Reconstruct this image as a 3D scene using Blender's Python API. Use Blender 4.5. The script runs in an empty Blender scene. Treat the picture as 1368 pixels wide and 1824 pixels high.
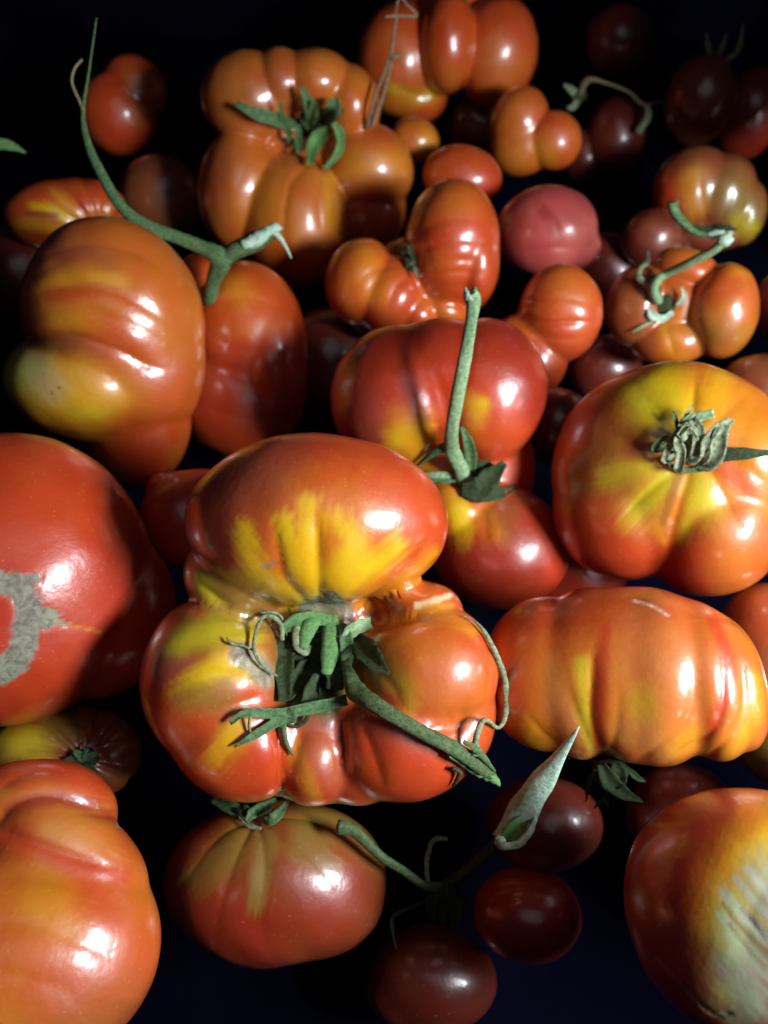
import bpy, math, random
import numpy as np

# ------------------------------------------------------------------ camera, world, light
SC = bpy.context.scene
W_PX, H_PX, F_PX = 1368.0, 1824.0, 1317.0
PITCH = math.radians(62)
CAM = np.array([0.0, 0.0, 0.37])
RT = np.array([1.0, 0.0, 0.0])
UP = np.array([0.0, math.sin(PITCH), math.cos(PITCH)])
FW = np.array([0.0, math.cos(PITCH), -math.sin(PITCH)])

cam_data = bpy.data.cameras.new('camera')
cam = bpy.data.objects.new('camera', cam_data)
SC.collection.objects.link(cam)
cam.location = CAM
cam.rotation_euler = (math.radians(90) - PITCH, 0, 0)
cam_data.sensor_fit = 'VERTICAL'
cam_data.sensor_height = 36.0
cam_data.sensor_width = 27.0
cam_data.lens = 36.0 * F_PX / H_PX
cam_data.clip_start = 0.01
cam_data.clip_end = 20
cam_data.dof.use_dof = True
cam_data.dof.focus_distance = 0.225
cam_data.dof.aperture_fstop = 9.0
SC.camera = cam

world = bpy.data.worlds.new('World')
SC.world = world
world.use_nodes = True
bg = world.node_tree.nodes['Background']
bg.inputs[0].default_value = (0.14, 0.14, 0.60, 1)
bg.inputs[1].default_value = 0.016

SC.view_settings.view_transform = 'Standard'
SC.view_settings.look = 'None'
SC.view_settings.exposure = 0.0
SC.view_settings.gamma = 1.0


def area_lamp(name, loc, target, sx, sy, power, col):
    L = bpy.data.lights.new(name, 'AREA')
    L.shape = 'RECTANGLE'
    L.size, L.size_y = sx, sy
    L.energy = power
    L.color = col
    o = bpy.data.objects.new(name, L)
    SC.collection.objects.link(o)
    o.location = loc
    d = np.array(loc) - np.array(target)
    from mathutils import Vector
    o.rotation_euler = Vector(d).to_track_quat('Z', 'Y').to_euler()
    return o


area_lamp('lamp', (0.33, -0.01, 0.385), (0.0, 0.12, 0.12), 0.13, 0.09, 3.35, (0.89, 0.95, 1.0))
area_lamp('second_lamp', (0.31, -0.075, 0.39), (0.0, 0.12, 0.12), 0.035, 0.035, 0.35, (0.86, 0.95, 1.0))
area_lamp('fill_light', (0.10, 0.0, 0.95), (0.0, 0.15, 0.1), 0.5, 0.5, 0.26, (0.90, 0.95, 1.0))  # added soft fill from above, not a real fitting

SC.cycles.max_bounces = 6
SC.cycles.use_denoising = True

# ------------------------------------------------------------------ picture <-> place


def ray(px, py):
    return FW + RT * ((px - W_PX / 2) / F_PX) + UP * ((H_PX / 2 - py) / F_PX)


def at_height(px, py, z):
    d = ray(px, py)
    return CAM + d * ((z - CAM[2]) / d[2])


def unit(v):
    return v / np.linalg.norm(v)


class Frame:
    """a fruit's own axes: z towards where it faces, millimetres"""

    def __init__(s, px, py, zc):
        s.px, s.py = px, py
        s.O = at_height(px, py, zc)
        s.D = np.linalg.norm(CAM - s.O) * 1000
        s.n = unit(CAM - s.O)
        s.e1 = unit(RT - s.n * RT.dot(s.n))
        s.e2 = np.cross(s.n, s.e1)

    def L(s, px, py):
        d = ray(px, py)
        t = (s.O - CAM).dot(s.n) / d.dot(s.n)
        v = (CAM + t * d - s.O) * 1000
        return np.array([v.dot(s.e1), v.dot(s.e2)])

    def mm(s):
        a = s.L(s.px + 10, s.py) - s.L(s.px - 10, s.py)
        b = s.L(s.px, s.py + 10) - s.L(s.px, s.py - 10)
        return math.sqrt(np.linalg.norm(a) * np.linalg.norm(b)) / 20

    def world(s, p):
        p = np.asarray(p, float) * 0.001
        return p[..., 0:1] * s.e1 + p[..., 1:2] * s.e2 + p[..., 2:3] * s.n

    def to_local(s, w):
        v = (w - s.O) * 1000
        return np.stack([v.dot(s.e1), v.dot(s.e2), v.dot(s.n)], -1)


class Lobes:
    def __init__(s, fr, lobes, k=0.9):
        s.fr = fr
        s.k = k
        s.items = []
        mm = fr.mm()
        for lb in lobes:
            px, py, rx, ry = lb[:4]
            a = math.radians(lb[4] if len(lb) > 4 else 0)
            zo = (lb[5] if len(lb) > 5 else 0) * mm
            rz = (lb[6] if len(lb) > 6 else 0.45 * (rx + ry)) * mm
            q = fr.L(px, py)
            dx, dy = math.cos(a), math.sin(a)
            v1 = (fr.L(px + dx * rx, py + dy * rx) - fr.L(px - dx * rx, py - dy * rx)) / 2
            v2 = (fr.L(px - dy * ry, py + dx * ry) - fr.L(px + dy * ry, py - dx * ry)) / 2
            r1 = np.linalg.norm(v1)
            u1 = v1 / r1
            u2 = np.array([-u1[1], u1[0]])
            r2 = abs(v2.dot(u2))
            sc = (fr.D - zo) / fr.D
            # a near rounded body looks larger than its own section
            c = np.array([q[0] * sc, q[1] * sc, zo])
            s.items.append((c, u1, u2, r1 * sc * 0.985, r2 * sc * 0.985, rz))
        s.lo = np.min([c - max(a, b, d) for c, u, v, a, b, d in s.items], 0) - 2
        s.hi = np.max([c + max(a, b, d) for c, u, v, a, b, d in s.items], 0) + 2

    def __call__(s, x, y, z):
        acc = 0
        m = None
        ds = []
        for c, u1, u2, a, b, d in s.items:
            X, Y, Z = x - c[0], y - c[1], z - c[2]
            P = X * u1[0] + Y * u1[1]
            Q = X * u2[0] + Y * u2[1]
            k0 = np.sqrt((P / a) ** 2 + (Q / b) ** 2 + (Z / d) ** 2)
            k1 = np.sqrt((P / a ** 2) ** 2 + (Q / b ** 2) ** 2 + (Z / d ** 2) ** 2) + 1e-6
            ds.append(k0 * (k0 - 1) / k1)
        if len(ds) == 1:
            return ds[0]
        m = ds[0]
        for e in ds[1:]:
            m = np.minimum(m, e)
        for e in ds:
            acc = acc + np.exp(-np.minimum((e - m) / s.k, 30))
        return m - s.k * np.log(acc)


def surface_nets(f, lo, hi, n):
    h = max(hi - lo) / n
    dims = np.ceil((hi - lo) / h).astype(int) + 2
    ax = [lo[i] + h * np.arange(dims[i]) for i in range(3)]
    X, Y, Z = np.meshgrid(*ax, indexing='ij')
    V = f(X, Y, Z)
    S = V < 0
    nx, ny, nz = dims
    cs = np.zeros((nx - 1, ny - 1, nz - 1), np.int32)
    for i in (0, 1):
        for j in (0, 1):
            for k in (0, 1):
                cs += S[i:nx - 1 + i, j:ny - 1 + j, k:nz - 1 + k]
    act = (cs > 0) & (cs < 8)
    I, J, K = np.nonzero(act)
    idx = -np.ones(act.shape, np.int64)
    idx[I, J, K] = np.arange(len(I))
    P = np.zeros((len(I), 3))
    C = np.zeros(len(I))
    corners = [(i, j, k) for i in (0, 1) for j in (0, 1) for k in (0, 1)]
    for a in corners:
        for b in corners:
            if sum(b) - sum(a) == 1 and all(q >= p for p, q in zip(a, b)):
                va = V[I + a[0], J + a[1], K + a[2]]
                vb = V[I + b[0], J + b[1], K + b[2]]
                m = (va < 0) != (vb < 0)
                t = np.where(m, va / np.where(m, va - vb, 1), 0)
                pos = np.array(a) + t[:, None] * (np.array(b) - np.array(a))
                P += pos * m[:, None]
                C += m
    P = (P / C[:, None] + np.stack([I, J, K], 1)) * h + lo
    quads = []
    for axis in range(3):
        sl0 = [slice(1, -1)] * 3
        sl0[axis] = slice(0, -1)
        sl1 = [slice(1, -1)] * 3
        sl1[axis] = slice(1, None)
        A, B = S[tuple(sl0)], S[tuple(sl1)]
        for flip in (0, 1):
            m = (A & ~B) if not flip else (~A & B)
            c = np.stack(np.nonzero(m), 1)
            off = np.ones(3, int)
            off[axis] = 0
            c = c + off
            u, v = (axis + 1) % 3, (axis + 2) % 3
            q = []
            for du, dv in ((-1, -1), (0, -1), (0, 0), (-1, 0)):
                d = c.copy()
                d[:, u] += du
                d[:, v] += dv
                q.append(idx[d[:, 0], d[:, 1], d[:, 2]])
            q = np.stack(q, 1)
            if flip:
                q = q[:, ::-1]
            quads.append(q)
    Q = np.concatenate(quads)
    Q = Q[(Q >= 0).all(1)]
    return P, Q, h


def gradient(f, P, e=0.15):
    g = np.empty_like(P)
    for i in range(3):
        a, b = P.copy(), P.copy()
        a[:, i] += e
        b[:, i] -= e
        g[:, i] = (f(*a.T) - f(*b.T)) / (2 * e)
    return g


def spline(pts, n=6):
    """Catmull-Rom through the points"""
    P = np.array(pts, float)
    if len(P) == 1:
        return P
    if len(P) == 2:
        t = np.linspace(0, 1, n + 1)[:, None]
        return P[0] * (1 - t) + P[1] * t
    E = np.vstack([2 * P[0] - P[1], P, 2 * P[-1] - P[-2]])
    out = []
    for i in range(1, len(E) - 2):
        p0, p1, p2, p3 = E[i - 1], E[i], E[i + 1], E[i + 2]
        for t in np.arange(n) / n:
            out.append(0.5 * (2 * p1 + (p2 - p0) * t + (2 * p0 - 5 * p1 + 4 * p2 - p3) * t * t
                              + (3 * p1 - p0 - 3 * p2 + p3) * t ** 3))
    out.append(P[-1])
    return np.array(out)


def poly_dist(q, poly):
    """distance from points q to a polyline, and how far along it"""
    if len(poly) == 1:
        return np.hypot(*(q - poly[0]).T), np.zeros(len(q))
    best = np.full(len(q), 1e9)
    tt = np.zeros(len(q))
    seg = np.linalg.norm(np.diff(poly, axis=0), axis=1)
    cum = np.concatenate([[0], np.cumsum(seg)])
    for i in range(len(poly) - 1):
        a, ab = poly[i], poly[i + 1] - poly[i]
        t = np.clip(((q - a) @ ab) / (ab @ ab + 1e-9), 0, 1)
        d = np.hypot(*(q - a - t[:, None] * ab).T)
        m = d < best
        best[m] = d[m]
        tt[m] = (cum[i] + t[m] * seg[i]) / cum[-1]
    return best, tt


def waves(P, scale, seed, n=14):
    r = np.random.RandomState(seed)
    out = 0
    for _ in range(n):
        d = unit(r.normal(size=3)) * r.uniform(0.5, 1.5) / scale * 2 * math.pi
        out = out + np.sin(P @ d + r.uniform(0, 6.28)) * r.uniform(0.5, 1)
    return out / math.sqrt(n) * 1.2


def smooth(a, b, x):
    t = np.clip((x - a) / (b - a), 0, 1)
    return t * t * (3 - 2 * t)


COL = {
    'red': (0.53, 0.047, 0.011), 'shade_russet': (0.25, 0.045, 0.006), 'shade_dusk': (0.15, 0.020, 0.010), 'deep': (0.30, 0.026, 0.010), 'orange': (0.58, 0.145, 0.016),  # the two darkest browns put shade into the colour of dim fruit
    'redorange': (0.57, 0.082, 0.012), 'pale': (0.62, 0.22, 0.05), 'yellow': (0.78, 0.47, 0.008),
    'lime': (0.58, 0.46, 0.015), 'olive': (0.25, 0.16, 0.025), 'mauve': (0.32, 0.065, 0.038), 'pink': (0.50, 0.085, 0.07),
    'green': (0.10, 0.15, 0.03), 'cork': (0.27, 0.26, 0.185), 'brown': (0.27, 0.07, 0.022),
    'palegreen': (0.46, 0.52, 0.32), 'white': (0.75, 0.55, 0.35), 'amber': (0.68, 0.27, 0.012),
}

T = {}
# Each fruit: o = middle, zc = height of its middle, lobes = bulges of flesh (x, y, rx, ry, turn, forward, rz),
# grooves = (line, depth, width), dents = (x, y, r, depth), ribs = (pole x, y, count, depth, phase, reach),
# strokes = (line, width, colour, strength, softness)
T['center'] = dict(o=(570, 1120), zc=.125, res=128, base='redorange',
  lobes=[(567, 932, 236, 160, 1, 45, 165), (418, 1038, 98, 80, 35, 10), (390, 1212, 138, 156, -12, 0, 140), (428, 1296, 138, 122, 38, 2, 128), (562, 1340, 84, 92, 5, -16, 112), (640, 1335, 90, 96, -10, -26, 105), (575, 1270, 215, 158, 0, -34, 112), (722, 1308, 142, 118, -8, 16, 120), (757, 1195, 130, 128, 0, 15, 135), (785, 1262, 98, 130, 0, 2, 110), (745, 1085, 80, 56, 8, -6, 90), (570, 1180, 180, 170, 0, -60, 100)],
  grooves=[([(572, 1092), (566, 1010), (566, 930), (575, 870)], 8, 15), ([(548, 1092), (505, 1030), (492, 960), (480, 900)], 7, 14),
           ([(608, 1092), (650, 1040), (690, 985), (712, 930)], 5, 18), ([(632, 1094), (705, 1045), (752, 990), (778, 930)], 8, 16),
           ([(530, 1092), (450, 1050), (400, 1000)], 4, 20), ([(660, 1100), (740, 1060), (795, 1010)], 4, 12),
           ([(450, 1190), (370, 1180), (280, 1150)], 6, 20), ([(470, 1240), (400, 1262), (300, 1290)], 7, 16),
           ([(500, 1275), (507, 1350), (497, 1450)], 14, 9), ([(480, 1280), (420, 1320), (370, 1370)], 3, 16),
           ([(590, 1250), (610, 1330), (600, 1440)], 6, 9), ([(640, 1280), (665, 1350), (690, 1430)], 4, 12),
           ([(650, 1230), (700, 1290), (700, 1400)], 0, 14), ([(640, 1120), (740, 1095), (840, 1120)], 5, 12),
           ([(760, 1300), (830, 1290), (870, 1240)], 7, 12), ([(830, 1260), (815, 1330), (770, 1400)], 5, 16),
           ([(660, 1180), (700, 1230), (720, 1270)], 4, 20), ([(869, 1130), (873, 1200), (862, 1270)], 4, 9), ([(480, 1106), (410, 1088), (325, 1020)], 11, 14), ([(630, 1106), (720, 1092), (810, 1064)], 10, 13)],
  dents=[(560, 1185, 62, 30), (575, 1092, 40, 8)],
  strokes=[([(600, 820), (670, 830), (740, 900)], 80, 'red', .7, .8), ([(420, 860), (380, 930), (390, 1000)], 60, 'mauve', .55, .7),
           ([(505, 805), (480, 850)], 45, 'mauve', .5, .8), ([(570, 1070), (600, 1010), (600, 960)], 110, 'amber', .55, .7),
           ([(535, 1075), (468, 1030), (440, 965), (432, 945)], 22, 'yellow', 1, .35),
           ([(556, 1060), (530, 1000), (515, 950), (508, 925)], 20, 'yellow', 1, .3),
           ([(568, 1040), (552, 985), (548, 930), (552, 895)], 18, 'yellow', 1, .4),
           ([(585, 1050), (620, 1000), (632, 960), (600, 925)], 26, 'yellow', 1, .4), ([(600, 1052), (670, 1005), (706, 968)], 21, 'yellow', .95, .4),
           ([(640, 1075), (720, 1035), (775, 985)], 15, 'amber', .9, .5), ([(755, 905), (775, 945)], 30, 'redorange', .6, .8),
           ([(350, 1010), (400, 1065), (470, 1092)], 38, 'olive', .9, .4), ([(345, 1030), (385, 1072)], 14, 'lime', .8, .5),
           ([(290, 1150), (350, 1132), (430, 1130)], 40, 'olive', .7, .6), ([(310, 1145), (400, 1120), (450, 1130)], 22, 'lime', .9, .6),
           ([(270, 1190), (330, 1195)], 30, 'mauve', .7, .8),
           ([(445, 1185), (390, 1190), (345, 1220), (325, 1240)], 25, 'yellow', 1, .4), ([(330, 1250), (400, 1235)], 26, 'olive', .7, .6),
           ([(430, 1300), (405, 1325), (385, 1350)], 24, 'yellow', 1, .4), ([(300, 1300), (330, 1345)], 50, 'redorange', .7, .8),
           ([(450, 1380), (465, 1330), (480, 1290)], 50, 'red', .55, .7), ([(520, 1320), (540, 1370), (560, 1420)], 14, 'amber', .8, .6),
           ([(575, 1320), (600, 1375)], 18, 'amber', .7, .6), ([(570, 1270), (590, 1330), (600, 1370)], 46, 'mauve', .75, .8),
           ([(660, 1290), (720, 1330), (760, 1370)], 80, 'red', .85, .6), ([(680, 1290), (740, 1310)], 28, 'mauve', .6, .8),
           ([(700, 1110), (790, 1098), (840, 1125)], 14, 'amber', .9, .6), ([(690, 1190), (720, 1220), (735, 1250)], 20, 'lime', .65, .8),
           ([(660, 1150), (680, 1200)], 35, 'olive', .5, .8), ([(760, 1160), (800, 1230)], 70, 'orange', .8, .7),
           ([(742, 1077), (770, 1071), (803, 1060)], 5, 'white', .9, .5), ([(760, 1082), (803, 1080)], 10, 'amber', .7, .6),
           ([(548, 1082), (580, 1072), (620, 1088)], 16, 'cork', 1, .3), ([(430, 1165), (455, 1180), (475, 1205)], 20, 'cork', .9, .45),
           ([(470, 1010), (488, 1003)], 5, 'cork', .5, .6), ([(560, 1160), (560, 1210)], 72, 'green', .95, .4)])
T['bottomright'] = dict(o=(1320, 1640), zc=.132, res=110, base='deep',
  lobes=[(1342, 1618, 244, 236, 0, 0, 190), (1300, 1700, 190, 140, 20, 0, 150)],
  grooves=[([(1368, 1420), (1300, 1430), (1240, 1470)], 2, 40), ([(1160, 1690), (1205, 1760), (1260, 1800)], 1.5, 12), ([(1380, 1560), (1330, 1640), (1340, 1760)], 4, 50)],
  strokes=[([(1340, 1420), (1250, 1450), (1190, 1560)], 60, 'red', .8, .9), ([(1390, 1450), (1310, 1540), (1275, 1640), (1275, 1760)], 46, 'amber', .9, .8),
           ([(1390, 1490), (1315, 1570), (1295, 1650), (1300, 1750)], 30, 'yellow', 1, .6), ([(1400, 1560), (1330, 1640), (1310, 1730), (1320, 1790)], 56, 'green', .45, .5), ([(1400, 1560), (1340, 1640), (1320, 1740), (1330, 1790)], 50, 'palegreen', .6, .6),
           ([(1290, 1590), (1330, 1640), (1385, 1690)], 9, 'palegreen', 1.0, .5), ([(1312, 1565), (1352, 1615), (1407, 1665)], 7, 'palegreen', 0.9, .5), ([(1285, 1630), (1325, 1680), (1380, 1730)], 8, 'palegreen', 0.9, .5), ([(1298, 1665), (1338, 1715), (1393, 1765)], 7, 'palegreen', 0.8, .5), ([(1335, 1550), (1375, 1600), (1430, 1650)], 8, 'palegreen', 0.9, .5), ([(1288, 1610), (1328, 1660), (1383, 1710)], 4, 'olive', 0.6, .5), ([(1300, 1648), (1340, 1698), (1395, 1748)], 4, 'olive', 0.6, .5), ([(1304, 1578), (1344, 1628), (1399, 1678)], 3, 'lime', 0.7, .5), ([(1300, 1695), (1340, 1745), (1395, 1795)], 6, 'palegreen', 0.8, .5), ([(1320, 1620), (1360, 1670), (1415, 1720)], 5, 'cork', 0.5, .5), 
           ([(1375, 1560), (1390, 1640)], 16, 'palegreen', .6, .7),
           ([(1290, 1720), (1350, 1790)], 22, 'palegreen', .8, .5), ([(1170, 1705), (1210, 1750), (1265, 1803), (1300, 1805)], 4, 'cork', .8, .5),
           ([(1150, 1650), (1240, 1740)], 45, 'mauve', .7, .8)])
T['bottomleft'] = dict(o=(60, 1640), zc=.128, res=110, base='orange',
  lobes=[(75, 1445, 140, 100, 8, -10, 120), (112, 1535, 168, 120, 32, 5, 140), (62, 1690, 236, 220, 0, 0, 180)],
  grooves=[([(-20, 1470), (30, 1428), (100, 1417), (205, 1455)], 9, 16), ([(-20, 1475), (50, 1497), (125, 1522), (235, 1555)], 10, 18),
           ([(-10, 1405), (60, 1370), (140, 1385)], 5, 16), ([(-20, 1560), (80, 1560), (170, 1590), (260, 1640)], 6, 34), ([(-30, 1640), (80, 1650), (190, 1700), (280, 1760)], 6, 40), ([(-30, 1730), (100, 1760), (200, 1840)], 5, 50)],
  strokes=[([(0, 1370), (90, 1360), (180, 1400)], 36, 'red', .85, .6), ([(20, 1440), (110, 1425), (195, 1450)], 16, 'deep', .8, .7),
           ([(0, 1500), (60, 1500), (120, 1525)], 30, 'red', .7, .8), ([(90, 1485), (150, 1510), (190, 1530)], 32, 'pale', .9, .8),
           ([(60, 1590), (110, 1610), (130, 1650)], 40, 'amber', .8, .9), ([(20, 1570), (0, 1640)], 40, 'orange', .6, .9),
           ([(180, 1580), (240, 1680), (260, 1800)], 60, 'redorange', .8, .9), ([(20, 1480), (120, 1530), (220, 1560)], 16, 'red', .7, .8), ([(120, 1790), (220, 1800)], 60, 'brown', .6, .9), ([(90, 1750), (180, 1720)], 60, 'redorange', .7, .9), ([(216, 1467), (213, 1469)], 6, 'cork', .9, .4)])
T['leftred'] = dict(o=(30, 1030), zc=.118, res=110, base='red',
  lobes=[(28, 1028, 262, 262, 0, 0, 215), (170, 1085, 150, 160, 0, -10, 150)],
  grooves=[([(180, 900), (230, 1000), (225, 1100), (190, 1200)], 2.5, 40), ([(60, 1020), (65, 1090), (20, 1200)], -.8, 34), ([(100, 1112), (170, 1125)], 1, 8)],
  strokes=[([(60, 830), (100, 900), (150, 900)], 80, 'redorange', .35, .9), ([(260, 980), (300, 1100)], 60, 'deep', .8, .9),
           ([(-30, 1035), (28, 1045), (52, 1080), (48, 1120), (36, 1165), (18, 1178), (0, 1200)], 22, 'cork', 1, .14),
           ([(-20, 1022), (62, 1032)], 10, 'cork', 1, .15), ([(60, 1085), (92, 1100), (82, 1110)], 12, 'cork', 1, .15),
           ([(85, 1106), (122, 1112)], 4, 'cork', 1, .3), ([(10, 1176), (-12, 1215)], 9, 'cork', 1, .2), ([(72, 1062), (78, 1068)], 8, 'mauve', .7, .5),
           ([(120, 1112), (180, 1126)], 2.5, 'amber', .7, .5)])
T['rightyellow'] = dict(o=(1192, 860), zc=.112, res=118, base='redorange',
  lobes=[(1190, 838, 222, 195, 0, 0, 150), (1110, 905, 130, 130, 0, 0, 140), (1270, 940, 125, 130, 20, 0, 140), (1310, 830, 110, 130, 0, 0, 130)],
  grooves=[([(1232, 780), (1236, 720), (1238, 655)], 6, 13), ([(1220, 800), (1130, 790), (1050, 750)], 3.5, 20), ([(1220, 815), (1130, 840), (1020, 860)], 3, 22),
           ([(1225, 825), (1150, 880), (1085, 950)], 4.5, 16), ([(1235, 830), (1205, 920), (1180, 1030)], 5, 16), ([(1260, 820), (1300, 900), (1330, 960)], 4, 18),
           ([(1270, 800), (1340, 840), (1400, 900)], 3, 20), ([(1260, 770), (1330, 700), (1360, 680)], 3, 22), ([(1220, 780), (1160, 720), (1120, 690)], 3, 22)],
  dents=[(1232, 795, 46, 11)],
  strokes=[([(1110, 730), (1060, 790), (1070, 860), (1110, 920)], 75, 'olive', .6, .8), ([(1240, 880), (1200, 900)], 60, 'amber', .6, .8),
           ([(1200, 740), (1190, 700), (1186, 660), (1186, 640)], 38, 'yellow', 1, .4), ([(1190, 745), (1140, 715), (1120, 700)], 36, 'lime', .95, .6), ([(1255, 740), (1275, 690), (1282, 675)], 25, 'yellow', 1, .5),
           ([(1300, 720), (1340, 760), (1360, 840)], 70, 'amber', .75, .8), ([(1190, 850), (1150, 890), (1118, 930)], 24, 'lime', 1, .4), ([(1150, 835), (1080, 850)], 22, 'lime', .7, .6),
           ([(1248, 860), (1262, 905), (1290, 945)], 22, 'lime', .95, .5), ([(1235, 890), (1215, 960)], 12, 'lime', .85, .6), ([(1210, 840), (1180, 930)], 8, 'brown', .6, .8),
           ([(1285, 830), (1340, 870)], 18, 'redorange', .8, .7), ([(1060, 960), (1130, 1030), (1220, 1040)], 70, 'red', .85, .8),
           ([(1300, 950), (1310, 1030)], 45, 'orange', .9, .8), ([(1080, 720), (1030, 790)], 35, 'redorange', .6, .8), ([(1130, 800), (1190, 800)], 15, 'brown', .6, .8),
           ([(1165, 935), (1180, 960)], 10, 'amber', .6, .9)])
T['rightmid'] = dict(o=(1112, 1212), zc=.115, res=122, base='orange',
  lobes=[(975, 1198, 120, 140, 5, -5, 130), (1050, 1200, 115, 158, 5, 0, 138), (1165, 1205, 125, 162, 0, 6, 145), (1250, 1212, 92, 150, -10, 2, 132),
         (1302, 1215, 62, 128, -8, -5, 110), (1110, 1202, 242, 160, 0, 2, 146)],
  grooves=[([(1062, 1355), (1025, 1272), (1005, 1200)], 4, 18), ([(1072, 1355), (1052, 1275), (1055, 1190), (1062, 1120)], 7, 20),
           ([(1085, 1355), (1100, 1285), (1104, 1200)], 3, 14), ([(1130, 1360), (1220, 1290), (1236, 1210), (1225, 1150)], 4, 15),
           ([(1190, 1360), (1280, 1291), (1290, 1180), (1268, 1100)], 6, 14), ([(1250, 1365), (1320, 1290), (1325, 1190), (1292, 1105)], 5, 12),
           ([(1050, 1350), (980, 1320), (920, 1250)], 4, 20)],
  dents=[(1080, 1368, 30, 12)],
  strokes=[([(930, 1090), (1050, 1060), (1200, 1070)], 60, 'red', .75, .8), ([(880, 1150), (900, 1240)], 50, 'redorange', .8, .8),
           ([(1030, 1330), (995, 1250), (985, 1180)], 22, 'pale', .9, .7), ([(1058, 1330), (1040, 1260), (1035, 1180)], 14, 'lime', .8, .6), ([(1070, 1340), (1066, 1270), (1072, 1180), (1080, 1120)], 12, 'red', .9, .6),
           ([(1145, 1240), (1140, 1290)], 26, 'lime', .7, .8), ([(1120, 1300), (1180, 1330)], 26, 'pale', .8, .8), ([(1160, 1130), (1190, 1230)], 60, 'pale', .55, .9),
           ([(1235, 1310), (1200, 1340)], 14, 'amber', .8, .7), ([(1345, 1210), (1335, 1290), (1290, 1350)], 13, 'amber', .9, .6), ([(950, 1300), (1000, 1345)], 22, 'amber', .8, .8), ([(940, 1325), (990, 1360)], 10, 'lime', .8, .7),
           ([(1270, 1100), (1300, 1200), (1270, 1300)], 12, 'red', .8, .6), ([(1130, 1070), (1160, 1078), (1190, 1096)], 3, 'white', .7, .5)])
T['leftorange'] = dict(o=(195, 620), zc=.112, res=118, base='orange',
  lobes=[(205, 570, 166, 184, -6, 5, 165), (165, 685, 155, 110, 6, 0, 150), (245, 745, 98, 128, 0, -15, 120), (120, 545, 85, 95, 0, -20, 100), (235, 640, 136, 160, 0, 0, 150)],
  grooves=[([(60, 520), (140, 506), (220, 525), (300, 575), (345, 620)], 5, 24), ([(30, 605), (120, 600), (210, 625), (280, 656), (345, 650)], 8, 15),
           ([(60, 455), (150, 432), (250, 450), (340, 520)], 4, 26), ([(50, 562), (130, 553), (220, 572), (300, 615), (350, 650)], 3, 18), ([(60, 770), (160, 780), (270, 770), (330, 720)], 3, 24), ([(40, 500), (90, 470), (130, 450)], 2.5, 18)],
  strokes=[([(110, 450), (170, 470)], 40, 'mauve', .55, .9), ([(85, 512), (140, 488), (215, 502)], 17, 'amber', .85, .7), ([(90, 525), (180, 520), (250, 545)], 12, 'redorange', .8, .7),
           ([(110, 568), (170, 575)], 18, 'amber', .75, .8), ([(40, 615), (120, 610), (190, 622)], 18, 'brown', .8, .8), ([(200, 600), (300, 690), (320, 760)], 40, 'redorange', .75, .8),
           ([(50, 670), (100, 700), (180, 730)], 48, 'lime', 1, .5), ([(100, 690), (190, 700), (230, 730)], 40, 'amber', .75, .7), ([(60, 660), (90, 690)], 30, 'palegreen', .45, .8),
           ([(110, 765), (180, 762), (250, 745)], 14, 'amber', .8, .8), ([(250, 780), (260, 840)], 60, 'red', .85, .8), ([(260, 420), (330, 520)], 50, 'orange', .6, .9),
           ([(105, 692), (108, 693)], 2.2, 'brown', .9, .5), ([(78, 668), (79, 668)], 1.8, 'brown', .9, .5), ([(92, 698), (93, 700)], 1.8, 'brown', .9, .5), ([(313, 562), (314, 562)], 2, 'brown', .9, .5)])
T['tallstem'] = dict(o=(800, 790), zc=.098, res=112, base='red',
  lobes=[(712, 712, 124, 130, -8, 5, 130), (858, 702, 117, 134, 8, 5, 130), (785, 690, 130, 123, 0, 0, 125), (888, 975, 128, 110, 8, 0, 115), (820, 905, 80, 80, 0, -5, 95), (860, 890, 80, 60, 0, -20, 90), (825, 830, 130, 130, 0, -35, 95)],
  grooves=[([(812, 850), (800, 760), (782, 680), (755, 625)], 6, 17), ([(840, 880), (862, 920), (866, 980)], 4, 14), ([(900, 870), (950, 900), (980, 960)], 2.5, 18), ([(720, 830), (700, 800), (640, 780)], 1, 30)],
  dents=[(832, 856, 34, 14)],
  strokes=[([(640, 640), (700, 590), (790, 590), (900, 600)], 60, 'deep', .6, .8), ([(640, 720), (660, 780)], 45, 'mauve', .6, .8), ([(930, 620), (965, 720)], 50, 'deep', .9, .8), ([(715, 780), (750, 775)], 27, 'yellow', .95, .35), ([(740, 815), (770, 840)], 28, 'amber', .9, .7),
           ([(715, 745), (755, 750)], 24, 'amber', .55, .8), ([(842, 720), (850, 745), (848, 775)], 20, 'amber', .95, .6), ([(860, 720), (850, 760)], 12, 'yellow', .8, .6), ([(820, 790), (900, 770)], 40, 'redorange', .8, .8),
           ([(800, 885), (790, 900)], 34, 'amber', .9, .7), ([(820, 915), (826, 965)], 21, 'yellow', 1, .3), ([(870, 910), (890, 950)], 26, 'amber', .6, .7), ([(905, 900), (915, 950)], 26, 'brown', .8, .7),
           ([(850, 1010), (930, 1000), (970, 930)], 45, 'deep', .9, .7)])
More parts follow.
